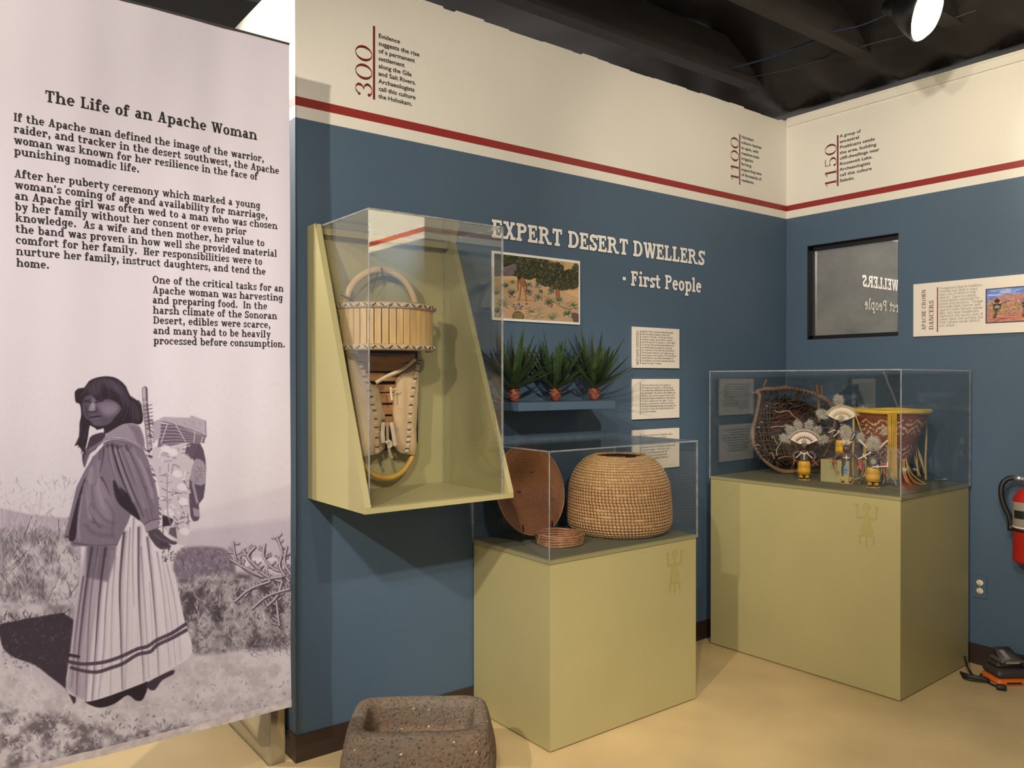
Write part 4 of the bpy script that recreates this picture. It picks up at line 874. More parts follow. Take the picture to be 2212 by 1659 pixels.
def paint_dancers():
    R = random.Random(9); c = Canvas(0, 0, 240, 150, 1.4, (.40, .52, .78)); q8 = lambda r, g, b: (r/255, g/255, b/255)
    for _ in range(140): x = R.uniform(0, 240); y = R.uniform(0, 40); c.line([(x, y), (x+R.uniform(6, 26), y-R.uniform(-3, 6))], R.uniform(1, 4), q8(*R.choice(((210, 216, 232), (90, 120, 190), (140, 160, 214), (230, 230, 236)))), .6, 2)
    c.poly([(0, 62), (20, 40), (45, 26), (70, 30), (95, 20), (120, 34), (150, 30), (180, 40), (210, 26), (240, 34), (240, 150), (0, 150)], q8(176, 128, 116), 1, 2)
    for _ in range(200): x = R.uniform(0, 240); y = R.uniform(30, 70); c.line([(x, y), (x+R.uniform(-6, 10), y+R.uniform(4, 12))], R.uniform(1, 2.4), q8(*R.choice(((206, 160, 140), (120, 84, 92), (226, 190, 160), (160, 110, 90)))), .7, 1)
    for _ in range(420): x = R.uniform(0, 240); y = R.uniform(66, 122); c.line([(x, y), (x+R.uniform(-4, 6), y-R.uniform(2, 9))], R.uniform(1, 2.6), q8(*R.choice(((196, 160, 70), (150, 136, 70), (110, 104, 66), (216, 180, 96), (96, 90, 84)))), .75, 1)
    for _ in range(160): x = R.uniform(0, 240); y = R.uniform(118, 150); c.line([(x, y), (x+R.uniform(8, 30), y+R.uniform(-2, 2))], R.uniform(1.5, 4), q8(*R.choice(((214, 120, 84), (226, 150, 120), (90, 70, 80), (196, 96, 70)))), .7, 1)
    for x in (24, 90, 160, 220):
        c.line([(x, 70), (x-2, 95), (x-6, 128)], 8, q8(80, 62, 50), .95, 2, 3); c.line([(x-14, 62), (x, 72), (x+22, 60), (x+34, 52)], 3, q8(60, 44, 40), .9, 1, 3)
        c.poly([(x-7, 52), (x, 42), (x+7, 52), (x+4, 62), (x-4, 62)], q8(70, 40, 34), 1, 1); c.poly([(x-10, 70), (x, 66), (x+10, 70), (x+7, 92), (x-8, 92)], q8(50, 44, 44), 1, 1)
        c.line([(x-5, 88), (x, 72), (x+5, 88), (x-7, 78), (x+7, 78), (x-5, 88)], 1.4, q8(236, 226, 206), .9, 1); c.line([(x-9, 120), (x-4, 104)], 4, q8(150, 110, 60), .9)
        c.line([(x-18, 62), (x-12, 66)], 2, q8(240, 236, 226), .9); c.line([(x+30, 54), (x+36, 50)], 2, q8(240, 236, 226), .9)
    c.speckle(.06, 2)
    return c
cd = paint_dancers(); y0_, y1_ = rx_(1500, 600).y, -1.735; z1_, z0_ = rx_(1495, 578).z, rx_(1495, 1195).z
m = MB(); m.box((XP-.0003, y1_-.006, z0_-.005), (-.0122, y0_+.006, z1_+.005)); m.build('picture_border', mat('navy_border', lin(40, 44, 84), .5), t)
ny, nz = 240, 110; ys = np.linspace(y0_, y1_, ny); zs = np.linspace(z1_, z0_, nz); P = np.zeros((nz, ny, 3)); P[..., 0] = XP-.0008; P[..., 1] = ys[None]; P[..., 2] = zs[:, None]
Xg, Yg = np.meshgrid(np.linspace(0, 239, ny), np.linspace(0, 149, nz)); grid_obj('picture', P, s2l(cd.sample(Xg, Yg)), M_PRINT, t, False)

# ---------------------------------------------------------------- shelf with three plants
sh = thing('wall_shelf', 'narrow blue floating shelf on the back wall carrying three spiky plants', 'shelf', (-2.1, 0, 1.42))
m = MB(); m.box((-2.42, -.23, 1.4045), (-1.806, -.0005, 1.4425)); m.build('board', M_BLUE, sh)
m = MB(); m.box((-2.40, -.02, 1.385), (-1.826, -.0005, 1.4045)); m.build('wall_cleat', M_BLUE, sh)
M_LEAF = mat('yucca_leaf', lin(54, 74, 40), .42, .35, 9, stretch=(1, 1, 5)); M_LEAFD = mat('yucca_leaf_dark', lin(34, 50, 30), .42, .3, 9)
M_ROOT = mat('reddish_root', lin(128, 66, 44), .7, .35, 40, .5, 90)
def yucca(label, x, y, seed, hs):
    R = random.Random(seed); z0 = 1.4427
    t = thing('yucca_plant', label, 'plant', (x, y, z0), 'spiky plants on the blue shelf')
    m = MB(); m.lathe([(.002, 0), (.017, .001), (.021, .012), (.024, .028), (.022, .042), (.018, .055), (.011, .066), (.002, .068)], (x, y, z0), 14)
    for i in range(16):
        a = i*2.4; z = .012+.045*i/16; rr = .023
        d = Vector((math.cos(a), math.sin(a), .35)); p = Vector((x, y, z0+z))+Vector((math.cos(a)*rr*.8, math.sin(a)*rr*.8, 0))
        m.tube([p, p+d*.008, p+d*.014+Vector((0, 0, .004))], [.006, .004, .0006], 5)
    m.build('root_stump', M_ROOT, t, True)
    m = MB(); n = 30
    for i in range(n):
        fr = (i+.5)/n; az = i*2.39996+R.uniform(-.2, .2); tilt = .12+1.02*fr**.8*R.uniform(.8, 1.1); L = hs*R.uniform(.78, 1.04)*(1-.12*fr); wd = R.uniform(.015, .021)
        if math.sin(az) > 0: tilt = min(tilt, .62)
        d = Vector((math.cos(az)*math.sin(tilt), math.sin(az)*math.sin(tilt), math.cos(tilt))); sd = d.cross(Vector((0, 0, 1)))
        if sd.length < .05: sd = Vector((1, 0, 0))
        sd.normalize(); nr_ = sd.cross(d); b0 = Vector((x, y, z0+.058)); vs = []
        for s_, w in ((0, .35), (.12, .7), (.35, 1), (.6, .85), (.82, .45), (1, .02)):
            p = b0+d*(L*s_)-nr_*(.022*math.sin(s_*PI*.5)*fr)+Vector((0, 0, -.03*s_*s_*fr))
            if p.y > -.004: p.y = -.004
            vs += [p-sd*wd*w, p+nr_*wd*.45*w*-1, p+sd*wd*w]
        m.cur = i % 3 == 0
        m.add(vs, [(j*3+k, j*3+k+1, j*3+k+4, j*3+k+3) for j in range(5) for k in (0, 1)])
    m.build('leaves', [M_LEAF, M_LEAFD], t, fix=False)
for lab, px_, s_, h_ in (('dark green spiky plant on the blue shelf, partly behind the wall case acrylic', 1110, 3, .31), ('dark green spiky plant in the middle of the blue shelf', 1200, 8, .30), ('lighter green spiky plant on the blue shelf nearest the white text panels', 1284, 21, .32)):
    q = bp('y', -.12, px_, 862); yucca(lab, q.x, -.12, s_, h_)

# ---------------------------------------------------------------- acrylic covers
def cover(parent, x0, x1, y0, y1, z0, z1, th=.006, sides='lrfbt', M=None, rz=None):
    def pane(name, a, b, axis):
        m = MB(); m.box(a, b, M)
        m.m = [1]*6
        for f in {'x': (3, 5), 'y': (2, 4), 'z': (0, 1)}[axis]: m.m[f] = 0
        m.build(name, [M_ACR, M_ACRE], parent)
    e = .0004
    if 'f' in sides: pane('front_pane', (x0, y0, z0), (x1, y0+th, z1-th-e), 'y')
    if 'b' in sides: pane('back_pane', (x0, y1-th, z0), (x1, y1, z1-th-e), 'y')
    if 'l' in sides: pane('side_pane', (x0, y0+th+e, z0), (x0+th, y1-th-e, z1-th-e), 'x')
    if 'r' in sides: pane('side_pane', (x1-th, y0+th+e, z0), (x1, y1-th-e, z1-th-e), 'x')
    if 't' in sides: pane('top_pane', (x0, y0, z1-th), (x1, y1, z1), 'z')
    if th: 
        for xx in (x0, x1-th):
            m = MB(); m.box((xx, y0+th+e*.2, z0), (xx+th, y0+th+e*.8, z1-th), M); m.build('glued_seam', M_ACRE, parent)
# wall case of the cradle board
cs = thing('wall_case', 'olive wall-hung display case with sloping sides holding a cradleboard', 'display case', (-2.99, 0, 1.06))
m = MB(); m.box((-3.32, -.02, 1.085), (-2.662, -.0005, 2.166)); m.build('backboard', M_OLIVE, cs)
for xa, xb in ((-3.327, -3.302), (-2.682, -2.657)):
    m = MB(); m.prism([(xa, -.0005, 1.066), (xa, -.502, 1.066), (xa, -.502, 1.09), (xa, -.075, 2.172), (xa, -.0005, 2.172)], (xb-xa, 0, 0)); m.build('side_panel', M_OLIVE, cs)
m = MB(); m.box((-3.302, -.502, 1.066), (-2.682, -.0005, 1.085)); m.build('base_board', M_OLIVE, cs)
m = MB(); m.box((-3.3, -.06, 2.136), (-2.684, -.021, 2.160)); m.build('top_cleat', M_OLIVE, cs)
cv = thing('acrylic_cover', 'clear acrylic cover over the cradleboard in the wall case', 'cover', (-2.99, -.2, 1.087), 'clear acrylic covers')
cover(cv, -3.297, -2.690, -.478, -.0215, 1.0865, 2.171, sides='lrft')

# ---------------------------------------------------------------- pedestals and their covers
def pedestal(label, M, w, d, h, gname):
    t = thing('pedestal', label, 'pedestal', M.translation, gname)
    m = MB(); m.box((0, 0, .006), (w, d, h-.022), M); m.box((.003, .003, h-.022), (w-.003, d-.003, h-.020), M); m.box((0, 0, h-.020), (w, d, h-.004), M); m.build('body', M_OLIVE, t)
    m = MB(); m.box((.02, .02, 0), (w-.02, d-.02, .006), M); m.build('plinth', M_BLACK, t)
    m = MB(); m.box((.012, .012, h-.004), (w-.012, d-.012, h), M); m.build('deck', M_DECK, t)
    return t
M1 = Matrix.Translation((-2.513, -.5617, 0)); H1 = .8015
p1 = pedestal('lower olive pedestal beside the stone trough, carrying three baskets', M1, .923, .553, H1, 'olive pedestals')
M2 = Matrix.Translation((-.840, -1.182, 0)) @ Matrix.Rotation(.034, 4, 'Z'); H2 = .9856
p2 = pedestal('taller olive pedestal near the fire extinguisher, carrying painted figures and baskets', M2, .795, 1.10, H2, 'olive pedestals')
cv1 = thing('acrylic_cover', 'clear acrylic cover over the large round basket and tray', 'cover', (-2.05, -.28, .79), 'clear acrylic covers')
cover(cv1, -2.5197, -1.5833, -.5684, -.0012, H1-.016, 1.254)
cv2 = thing('acrylic_cover', 'clear acrylic cover over the painted dancer figures', 'cover', (-.4, -.6, .98), 'clear acrylic covers')
cover(cv2, -.0067, .8017, -.0067, 1.1067, H2-.016, 1.598, M=M2)
# faint stencilled lizard figures
def lizard(parent, P0, ux, uz, s):
    m = MB(); n = ux.cross(uz)*.0012; cnt = [0]
    def T(x, z): return P0+ux*(x*s)+uz*(z*s)+n*(1+.05*cnt[0])
    def fan(pts): cnt[0] += 1; m.prism([T(a, b) for a, b in pts], n*.3)
    def strip(pts, w):
        for (a, b), (c, d) in zip(pts, pts[1:]):
            l = math.hypot(c-a, d-b); u, v = (b-d)/l*w/2, (c-a)/l*w/2; fan([(a+u, b+v), (c+u, d+v), (c-u, d-v), (a-u, b-v)])
    fan([(.1*math.cos(a*PI/5), .9+.11*math.sin(a*PI/5)) for a in range(10)]); strip([(0, .8), (0, .66)], .07)
    fan([(-.07, .68), (.07, .68), (.1, .5), (.16, .34), (.1, .22), (0, .2), (-.1, .22), (-.16, .34), (-.1, .5)])
    for k in (1, -1):
        strip([(.05*k, .66), (.22*k, .64), (.24*k, .88)], .045); strip([(.08*k, .24), (.17*k, .2), (.17*k, .02)], .04)
        for q in (-.05, 0, .05): strip([(.24*k, .86), (.24*k+q, .95)], .02)
    strip([(0, .2), (0, -.05)], .03)
    m.build('stencil_figure', M_STEN, parent)
M_STEN = mat('stencil_paint', lin(162, 150, 92), .55)
lizard(p1, bp('y', -.5617, 1457, 1278), Vector((1, 0, 0)), Vector((0, 0, 1)), .20)
q = M2 @ Vector((0, 0, 0)); uy = (M2.to_3x3() @ Vector((0, -1, 0)))
dd = fw + rt*((1872-W/2)/FPX) + up*((H/2-1178)/FPX); nn = M2.to_3x3() @ Vector((1, 0, 0)); tt = (q-Vector((CX, CY, CZ))).dot(nn)/dd.dot(nn)
lizard(p2, Vector((CX, CY, CZ))+dd*tt, uy, Vector((0, 0, 1)), .21)

# ---------------------------------------------------------------- cradleboard in the wall case
M_HIDE = mat('pale_buckskin', lin(200, 170, 128), .75, .12, 7, .15, 120); M_HIDEL = mat('light_hide_strip', lin(226, 206, 172), .7, .08, 20)
M_SLAT = mat('wood_slat', lin(216, 176, 112), .5, .14, 9, stretch=(6, 6, 1)); M_SLATD = mat('brown_slat', lin(182, 128, 72), .5, .2, 9, stretch=(1, 6, 6))
M_HOOP = mat('bent_willow', lin(206, 176, 124), .45, .15, 14); M_HOOPY = mat('yellow_bent_wood', lin(206, 160, 70), .45, .15, 14)
M_DARK = mat('dark_hollow', lin(40, 28, 22), .9); M_STB = mat('black_beading', lin(30, 28, 30), .4); M_STW = mat('white_beading', lin(226, 224, 220), .4)
def cbp(y, x, yy): return bp('y', y, x, yy)
YB = -.075
cb = thing('cradleboard', 'buckskin baby cradleboard with slatted wooden visor hanging in the wall case', 'cradleboard', (-2.99, YB, 1.13))
A = lambda y, *p: [cbp(y, p[i], p[i+1]) for i in range(0, len(p), 2)]
m = MB()                                       # long oval frame: arch above, bow below
m.tube(smooth_path(A(YB, 742, 690, 746, 652, 757, 622, 778, 598, 803, 585, 828, 583, 855, 592, 878, 612, 893, 640, 900, 672, 900, 720)), .0152, 10, flat=.7); m.build('arch_frame', M_HOOP, cb, True)
m = MB(); m.tube(smooth_path(A(YB, 771, 960, 778, 992, 790, 1012, 810, 1027, 835, 1032, 860, 1025, 880, 1005, 893, 978, 896, 955)), .0125, 10); m.build('bottom_bow', M_HOOPY, cb, True)
m = MB(); m.prism(A(YB+.02, 752, 720, 902, 720, 903, 960, 772, 985), (0, .012, 0)); m.build('back_board', M_DARK, cb)
pz = [cbp(YB, 830, y).z for y in (770, 785, 803, 827, 848, 872, 897, 920)]
slz = [(762, 781), (784, 802), (805.5, 823), (831, 846), (850, 869), (876, 893), (901.5, 918)]
for a, b in slz:
    m = MB(); q0, q1 = cbp(YB, 770, a), cbp(YB, 896, b); m.box((q0.x, YB-.004, q1.z), (q1.x, YB+.008, q0.z)); m.build('back_slat', M_SLATD, cb)
def hide(name, pts, y0, bulge, M_=M_HIDE, n=26, edge=.006):
    """soft leather panel: outline swollen outwards"""
    P = smooth_path([(p.x, 0, p.z) for p in pts], 5, True); c = sum(P, Vector())/len(P); vs = []; rings = 9; N = len(P)
    for k in range(rings+1):
        f = 1-k/rings
        for p in P:
            d = c+(p-c)*f; r = f; w = .0016*math.sin(d.z*90+d.x*60)+.001*math.sin(d.x*140)
            vs.append((d.x, y0-bulge*math.sqrt(max(0, 1-r**3.2))-w*(r < .97), d.z))
    m = MB(); m.add(vs, [(k*N+i, k*N+(i+1) % N, (k+1)*N+(i+1) % N, (k+1)*N+i) for k in range(rings) for i in range(N)])
    back = [(p.x, y0+.012, p.z) for p in P]; m.add([(p.x, y0, p.z) for p in P]+back, [(i, (i+1) % N, N+(i+1) % N, N+i) for i in range(N)])
    return m.build(name, M_, cb, True)
hide('right_flap', A(YB-.02, 905, 775, 897, 787, 880, 800, 862, 812, 855, 845, 851, 880, 851, 905, 852, 930, 850, 955, 862, 975, 880, 981, 899, 978, 900, 930, 904, 850), YB-.018, .022)
hide('left_flap', A(YB-.02, 752, 752, 764, 770, 785, 800, 802, 828, 817, 836, 825, 870, 833, 905, 824, 912, 822, 945, 833, 966, 815, 980, 795, 984, 774, 985, 770, 940, 764, 880, 757, 810), YB-.018, .022)
hide('hood_lining', A(YB-.02, 770, 762, 800, 768, 860, 765, 895, 768, 880, 783, 850, 785, 800, 784, 780, 778), YB-.014, .01, M_SLATD)
def stitches(path, n, w, y, chev=.5):
    m = MB(); pts = smooth_path(path, 12); L = len(pts); m.cur = 2
    strip_ = [p_ for p in pts for p_ in ((p.x-w*1.1, y(p)+.0012, p.z), (p.x+w*1.1, y(p)+.0012, p.z))]
    m.add(strip_, [(2*i, 2*i+1, 2*i+3, 2*i+2) for i in range(L-1)])
    for k in (0, 1):
        m.cur = k
        for i in range(n):
            for sgn in (-1, 1):
                p = pts[int((i+.25+.42*k)/n*(L-1))]; q = p+Vector((sgn*w, -.0005, w*chev*(1 if i % 2 else -1)))
                yy = y(p); m.tube([(p.x+sgn*.0012, yy, p.z), (q.x, yy+.001, q.z)], .0024, 5)
    m.build('beaded_edging', [M_STB, M_STW, M_HIDE], cb)
stitches(A(YB, 897, 778, 890, 800, 882, 840, 877, 880, 874, 920, 872, 950, 868, 975), 13, .008, lambda p: YB-.0415)
stitches(A(YB, 768, 785, 777, 810, 787, 840, 795, 870, 801, 900, 804, 940, 805, 978), 12, .008, lambda p: YB-.0415)
# visor: curved band of slats standing out from the frame
ZV0, ZV1 = cbp(YB-.16, 870, 747).z, cbp(YB-.16, 870, 667).z
vl, vr = Vector((cbp(YB-.03, 752, 700).x, 0, 0)), Vector((cbp(YB-.03, 905, 700).x, 0, 0)); vc = (vl.x+vr.x)/2; vw = (vr.x-vl.x)/2
def vis(a, z, dr=0):
    t = math.radians(a); return Vector((vc+(vw*1.24+dr)*math.cos(t), YB-.03-(.185+dr)*math.sin(t), z))
ns = 21
for i in range(ns):
    a0, a1 = 2+176*i/ns+.55, 2+176*(i+1)/ns-.55; z0, z1 = ZV0+rnd.uniform(-.001, .001), ZV1+rnd.uniform(-.001, .001)
    m = MB(); vs = [vis(a0, z0), vis(a1, z0), vis(a1, z1), vis(a0, z1), vis(a0, z0, -.006), vis(a1, z0, -.006), vis(a1, z1, -.006), vis(a0, z1, -.006)]
    m.add(vs, [(0, 1, 2, 3), (7, 6, 5, 4), (0, 4, 5, 1), (1, 5, 6, 2), (2, 6, 7, 3), (3, 7, 4, 0)]); m.build('visor_slat', M_SLAT, cb)
m = MB()
vs = []
for i in range(37): vs += [vis(i*5, ZV0, -.0075), vis(i*5, ZV1, -.0075)]
m.add(vs, [(2*i, 2*i+2, 2*i+3, 2*i+1) for i in range(36)]); m.build('visor_lining', M_DARK, cb, fix=False)
for z, nm in ((ZV1+.008, 'visor_rim'), (ZV0-.008, 'visor_rim')):
    m = MB(); m.tube([vis(a, z, .002) for a in range(-3, 184, 4)], .0135, 8, flat=.6); rim = m.build(nm, M_HIDE, cb, True)
    for k, M_ in ((0, M_STB), (1, M_STW)):
        m = MB()
        for i in range(40):
            a = 2+176*i/40; d = 1 if (i//2) % 2 else -1
            if i % 2 == k: m.tube([vis(a, z-.006*d, .0125), vis(a+4, z+.006*d, .0125)], .0019, 5)
        m.build('rim_beading', M_, rim)
m = MB()                                      # inside of the visor: soft brow roll under the hood
vs = []; 
for i in range(25):
    a = i*7.5; vs += [vis(a, ZV1, -.004), vis(a, ZV1+.004, -.06-.05*math.sin(math.radians(a)))]
m.add(vs, [(2*i, 2*i+2, 2*i+3, 2*i+1) for i in range(24)]); m.build('hood_top', M_HIDE, cb, True, False)
m = MB(); m.prism(A(YB-.03, 752, 665, 772, 668, 770, 765, 752, 762), (0, -.012, 0)); m.build('side_strap', M_HIDEL, cb)
stitches(A(YB-.045, 761, 670, 759, 700, 757, 730, 755, 755), 7, .006, lambda p: YB-.0445)
def strip(name, pts, w, M_, y=None):
    m = MB(); P = smooth_path(pts, 5); vs = []
    for i, p in enumerate(P):
        t = (P[min(i+1, len(P)-1)]-P[max(i-1, 0)]).normalized(); s_ = t.cross(Vector((0, 1, 0))).normalized()*w/2; vs += [p-s_+Vector((0, .002, 0)), p-Vector((0, .002, 0)), p+s_+Vector((0, .002, 0))]
    m.add(vs, [(i*3+k, i*3+k+1, i*3+k+4, i*3+k+3) for i in range(len(P)-1) for k in (0, 1)]); return m.build(name, M_, cb, fix=False)
YS = YB-.062
strip('lacing_strap', A(YS, 812, 827, 840, 811, 870, 798, 898, 776), .015, M_HIDEL)
strip('lacing_tie', A(YS, 845, 836, 846, 850, 848, 864), .013, M_HIDEL); strip('lacing_tie', A(YS, 842, 842, 850, 842, 858, 840), .008, M_HIDEL)
strip('lacing_tie', A(YS, 829, 912, 827, 935, 829, 956), .019, M_HIDEL); strip('lacing_tie', A(YS, 846, 912, 850, 935, 855, 963), .019, M_HIDEL)
strip('lacing_tie', A(YS, 838, 912, 838, 945, 842, 975, 848, 990), .013, M_HIDE); strip('lacing_tie', A(YS-.004, 834, 958, 841, 953, 846, 962, 838, 968), .014, M_HIDEL)
for pts_, r_ in (((737, 638, 752, 643, 765, 652), .0025), ((768, 664, 780, 660, 788, 653), .003), ((884, 656, 903, 657), .006)):
    m = MB(); m.tube(A(YB-.02, *pts_), r_, 6); m.build('thong_knot', M_DARK, cb)
m = MB(); m.tube(A(YB-.03, 762, 742, 752, 752, 748, 763), .003, 6); m.tube(A(YB-.05, 768, 740, 764, 765), .003, 6); m.build('hide_thong', M_HIDEL, cb)
m = MB(); a_ = cbp(YB, 820, 582); m.tube([a_+Vector((-.004, -.0, .0)), a_+Vector((-.02, .03, -.10))], .0012, 5); m.tube([a_+Vector((0, -.018, .006)), a_+Vector((.004, -.019, -.03))], .002, 5); m.build('hanging_wire', M_DARK, cb)

# ---------------------------------------------------------------- coiled baskets
def coil_basket(name, parent, prof, center, ncoil, nst, M_, cdark, clight, amp=.0035, samp=.002, M=None, seed=1, inner=True, per=5, pst=4, var=.25, gap=.35, jit=1.0):
    """revolved surface with a real coil and stitch relief, coloured stitch by stitch"""
    R = np.random.RandomState(seed); pr = np.array([(p.x, p.z) for p in smooth_path([(r, 0, z) for r, z in prof], 24)])
    d = np.concatenate([[0], np.cumsum(np.hypot(*np.diff(pr, axis=0).T))]); nr = ncoil*per+1; s = np.linspace(0, d[-1], nr)
    r = np.interp(s, d, pr[:, 0]); z = np.interp(s, d, pr[:, 1]); tr = np.gradient(r); tz = np.gradient(z); l = np.hypot(tr, tz)+1e-9; nx, nz = tz/l, -tr/l
    nc = nst*pst; th = np.linspace(0, 2*PI, nc, endpoint=False); fr = (np.arange(nr)/per) % 1.0; ci = np.minimum(np.arange(nr)//per, ncoil-1)
    sh = np.cumsum(R.rand(ncoil)*jit); u = th[None]/(2*PI)*nst+sh[ci][:, None]+.35*fr[:, None]; fs = u % 1.0; si = np.floor(u).astype(int) % nst
    coil = np.sqrt(np.clip(1-(2*fr-1)**2, 0, 1))[:, None]; st_ = np.sqrt(np.clip(1-(2*fs-1)**2, 0, 1))
    tone = R.rand(ncoil, nst)[ci[:, None], si]; wr = R.rand(ncoil, nst); worn = ((wr > .985) | (np.roll(wr, 1, 1) > .985) | (np.roll(wr, 2, 1) > .985))[ci[:, None], si]
    h = amp*coil+samp*coil*np.where(worn, .2, st_)
    P = np.zeros((nr, nc, 3)); rr = r[:, None]+nx[:, None]*h; P[..., 0] = rr*np.cos(th); P[..., 1] = rr*np.sin(th); P[..., 2] = z[:, None]+nz[:, None]*h
    cd_, cl_ = np.array(cdark), np.array(clight); gp = (gap*np.interp(ci/ncoil, [0, .5, .72, 1], [1, 1, .62, .5]))[:, None]; k = np.where((st_ < gp) & ~worn, 0, 1)*np.where(coil < .3, 0, 1)
    cols = cd_+(cl_-cd_)*k[..., None]*(1-var+2*var*tone[..., None]*.5+var*.5*np.sin(th*3+seed)[None, :, None])
    Mt = np.array(Matrix.Translation(center) if M is None else M); P = P@Mt[:3, :3].T+Mt[:3, 3]
    return grid_obj(name, P, np.clip(cols, 0, 1), M_, parent, True, True)
M_BASK = attr_mat('coiled_fibre', .6, .15, 300, .35)
cb1 = bp('z', H1, 1329, 1163); dv = Vector((cb1.x-CX, cb1.y-CY, 0)).normalized(); c1 = Vector((cb1.x, cb1.y, H1))+dv*.205
c1.y = min(c1.y, -.285)
bk = thing('round_basket', 'large round golden coiled basket with a narrow open mouth', 'basket', c1)
coil_basket('body', bk, [(.205, .004), (.232, .02), (.250, .055), (.2505, .12), (.2465, .18), (.239, .244), (.214, .302), (.176, .347), (.146, .364), (.128, .371)], c1, 30, 92, M_BASK, lin(122, 76, 40), lin(222, 182, 126), .0034, .0034, gap=.72, var=.26, seed=4, pst=6, jit=.25)
m = MB(); m.lathe([(.001, .003), (.2, .003), (.2, .006), (.23, .05), (.238, .12), (.226, .24), (.165, .34), (.126, .366)], c1, 48, cap=False); m.build('inside', mat('basket_inside', lin(110, 70, 40), .9, .2, 30), bk, True)
m = MB()                                     # broken whipped rim
for i in range(84):
    a = 2*PI*i/84; w = Vector((math.cos(a), math.sin(a), 0)); q = c1+w*.127+Vector((0, 0, .373)); ang = (a*180/PI) % 360
    if 236 < ang < 262: continue
    m.col = tuple(v*rnd.uniform(.6, 1.05) for v in lin(206, 160, 100)); t_ = Vector((-w.y, w.x, 0))
    m.tube([q-t_*.0045+w*.006-Vector((0, 0, .004)), q+Vector((0, 0, .004)), q+t_*.0045-w*.006-Vector((0, 0, .004))], .0042, 5)
m.build('rim', M_BASK, bk, True); 
# leaning tray
yt = -.165; ct = bp('y', yt, 1148, 1057); tl = math.radians(13)
ty_ = thing('tray_basket', 'shallow reddish brown coiled tray leaning upright on a wire stand', 'basket', ct)
Mt = Matrix.Translation(ct) @ Matrix.Rotation(math.radians(4), 4, 'Z') @ Matrix.Rotation(PI/2-tl, 4, 'X')
coil_basket('tray', ty_, [(.002, -.098), (.04, -.094), (.08, -.076), (.12, -.046), (.155, -.022), (.185, -.008), (.211, .0)], ct, 30, 120, M_BASK, lin(92, 56, 34), lin(148, 98, 64), .0026, .0012, M=Mt, seed=7, gap=.3, var=.3)
m = MB(); m.lathe([(.002, -.108), (.042, -.104), (.084, -.085), (.124, -.055), (.158, -.030), (.188, -.016), (.213, -.006)], n=64, M=Mt, cap=False); m.build('tray_back', mat('tray_back', lin(120, 70, 42), .8, .2, 40), ty_, True)
m = MB(); m.tube([Mt @ Vector((.2125*math.cos(a), .2125*math.sin(a), -.002)) for a in np.linspace(0, 2*PI, 72, endpoint=False)], .0045, 7, closed=True); m.build('tray_rim', mat('tray_rim', lin(146, 98, 62), .7, .25, 60), ty_, True)
m = MB()                                     # mended patch near the upper right, frayed hole in the middle
for k in range(8): q = Mt @ Vector((.085+rnd.uniform(-.02, .02), .09+rnd.uniform(-.01, .01), -.058)); m.ball(q, (.006, .004, .003), 6, 4)
m.build('mended_patch', M_DARK, ty_); m = MB(); m.ball(Mt @ Vector((0, 0, -.083)), (.006, .006, .004), 8, 5); m.build('centre_hole', M_DARK, ty_)
ws = thing('plate_stand', 'dark wire stand under the leaning reddish tray', 'stand', (ct.x, ct.y, H1))
m = MB(); nB = ct+Vector((0, -.02, -.213))
for sx in (-.085, .09):
    f_ = Vector((ct.x+sx, ct.y-.035, H1+.0035)); lip = Vector((ct.x+sx, ct.y-.030, H1+.062)); bk_ = Vector((ct.x+sx, -.022, H1+.003))
    m.tube(smooth_path([lip+Vector((0, -.012, .018)), lip+Vector((0, -.016, -.005)), f_, Vector((ct.x+sx, -.055, H1+.004)), bk_+Vector((0, 0, .0))], 4), .0035, 6)
    m.tube([bk_, Vector((ct.x+sx*.7, -.024, H1+.17))], .003, 6)
m.tube([(ct.x-.0595, -.024, H1+.17), (ct.x+.063, -.024, H1+.17)], .003, 6); m.build('wire_frame', mat('dark_wire', lin(46, 38, 34), .4, metal=.6), ws)
# small open basket in front
q = bp('z', H1, 1206, 1184); c3 = Vector((q.x, q.y, H1))+dv*.098
sb = thing('small_basket', 'small low open coil basket in front of the leaning tray', 'basket', c3)
M_CRIM = mat('coil_rod', lin(162, 114, 80), .5, .3, 40)
m = MB()
for k in range(5): m.tube([(c3.x+(.1015+.0012*k)*math.cos(a), c3.y+(.1015+.0012*k)*math.sin(a), H1+.0065+k*.0102+.0018*math.sin(3*a+k)) for a in np.linspace(0, 2*PI, 56, endpoint=False)], .0058, 7, closed=True)
m.build('coil_wall', M_CRIM, sb, True)
m = MB()
for k in range(9): m.tube([(c3.x+(.006+.0112*k)*math.cos(a), c3.y+(.006+.0112*k)*math.sin(a), H1+.0065) for a in np.linspace(0, 2*PI, 14+4*k, endpoint=False)], .0058, 6, closed=True)
m.build('coil_base', M_CRIM, sb, True)
m = MB()
for k in range(11):
    a = 2*PI*k/11; m = MB()
    for j in range(4): w = Vector((math.cos(a+j*.07), math.sin(a+j*.07), 0)); m.tube([c3+w*(.1085+.0012*j)+Vector((0, 0, .0105+j*.0102)), c3+w*(.1085+.0012*j)+Vector((0, 0, .0165+j*.0102))], .0016, 4)
    m.build('binding', M_HIDE, sb)

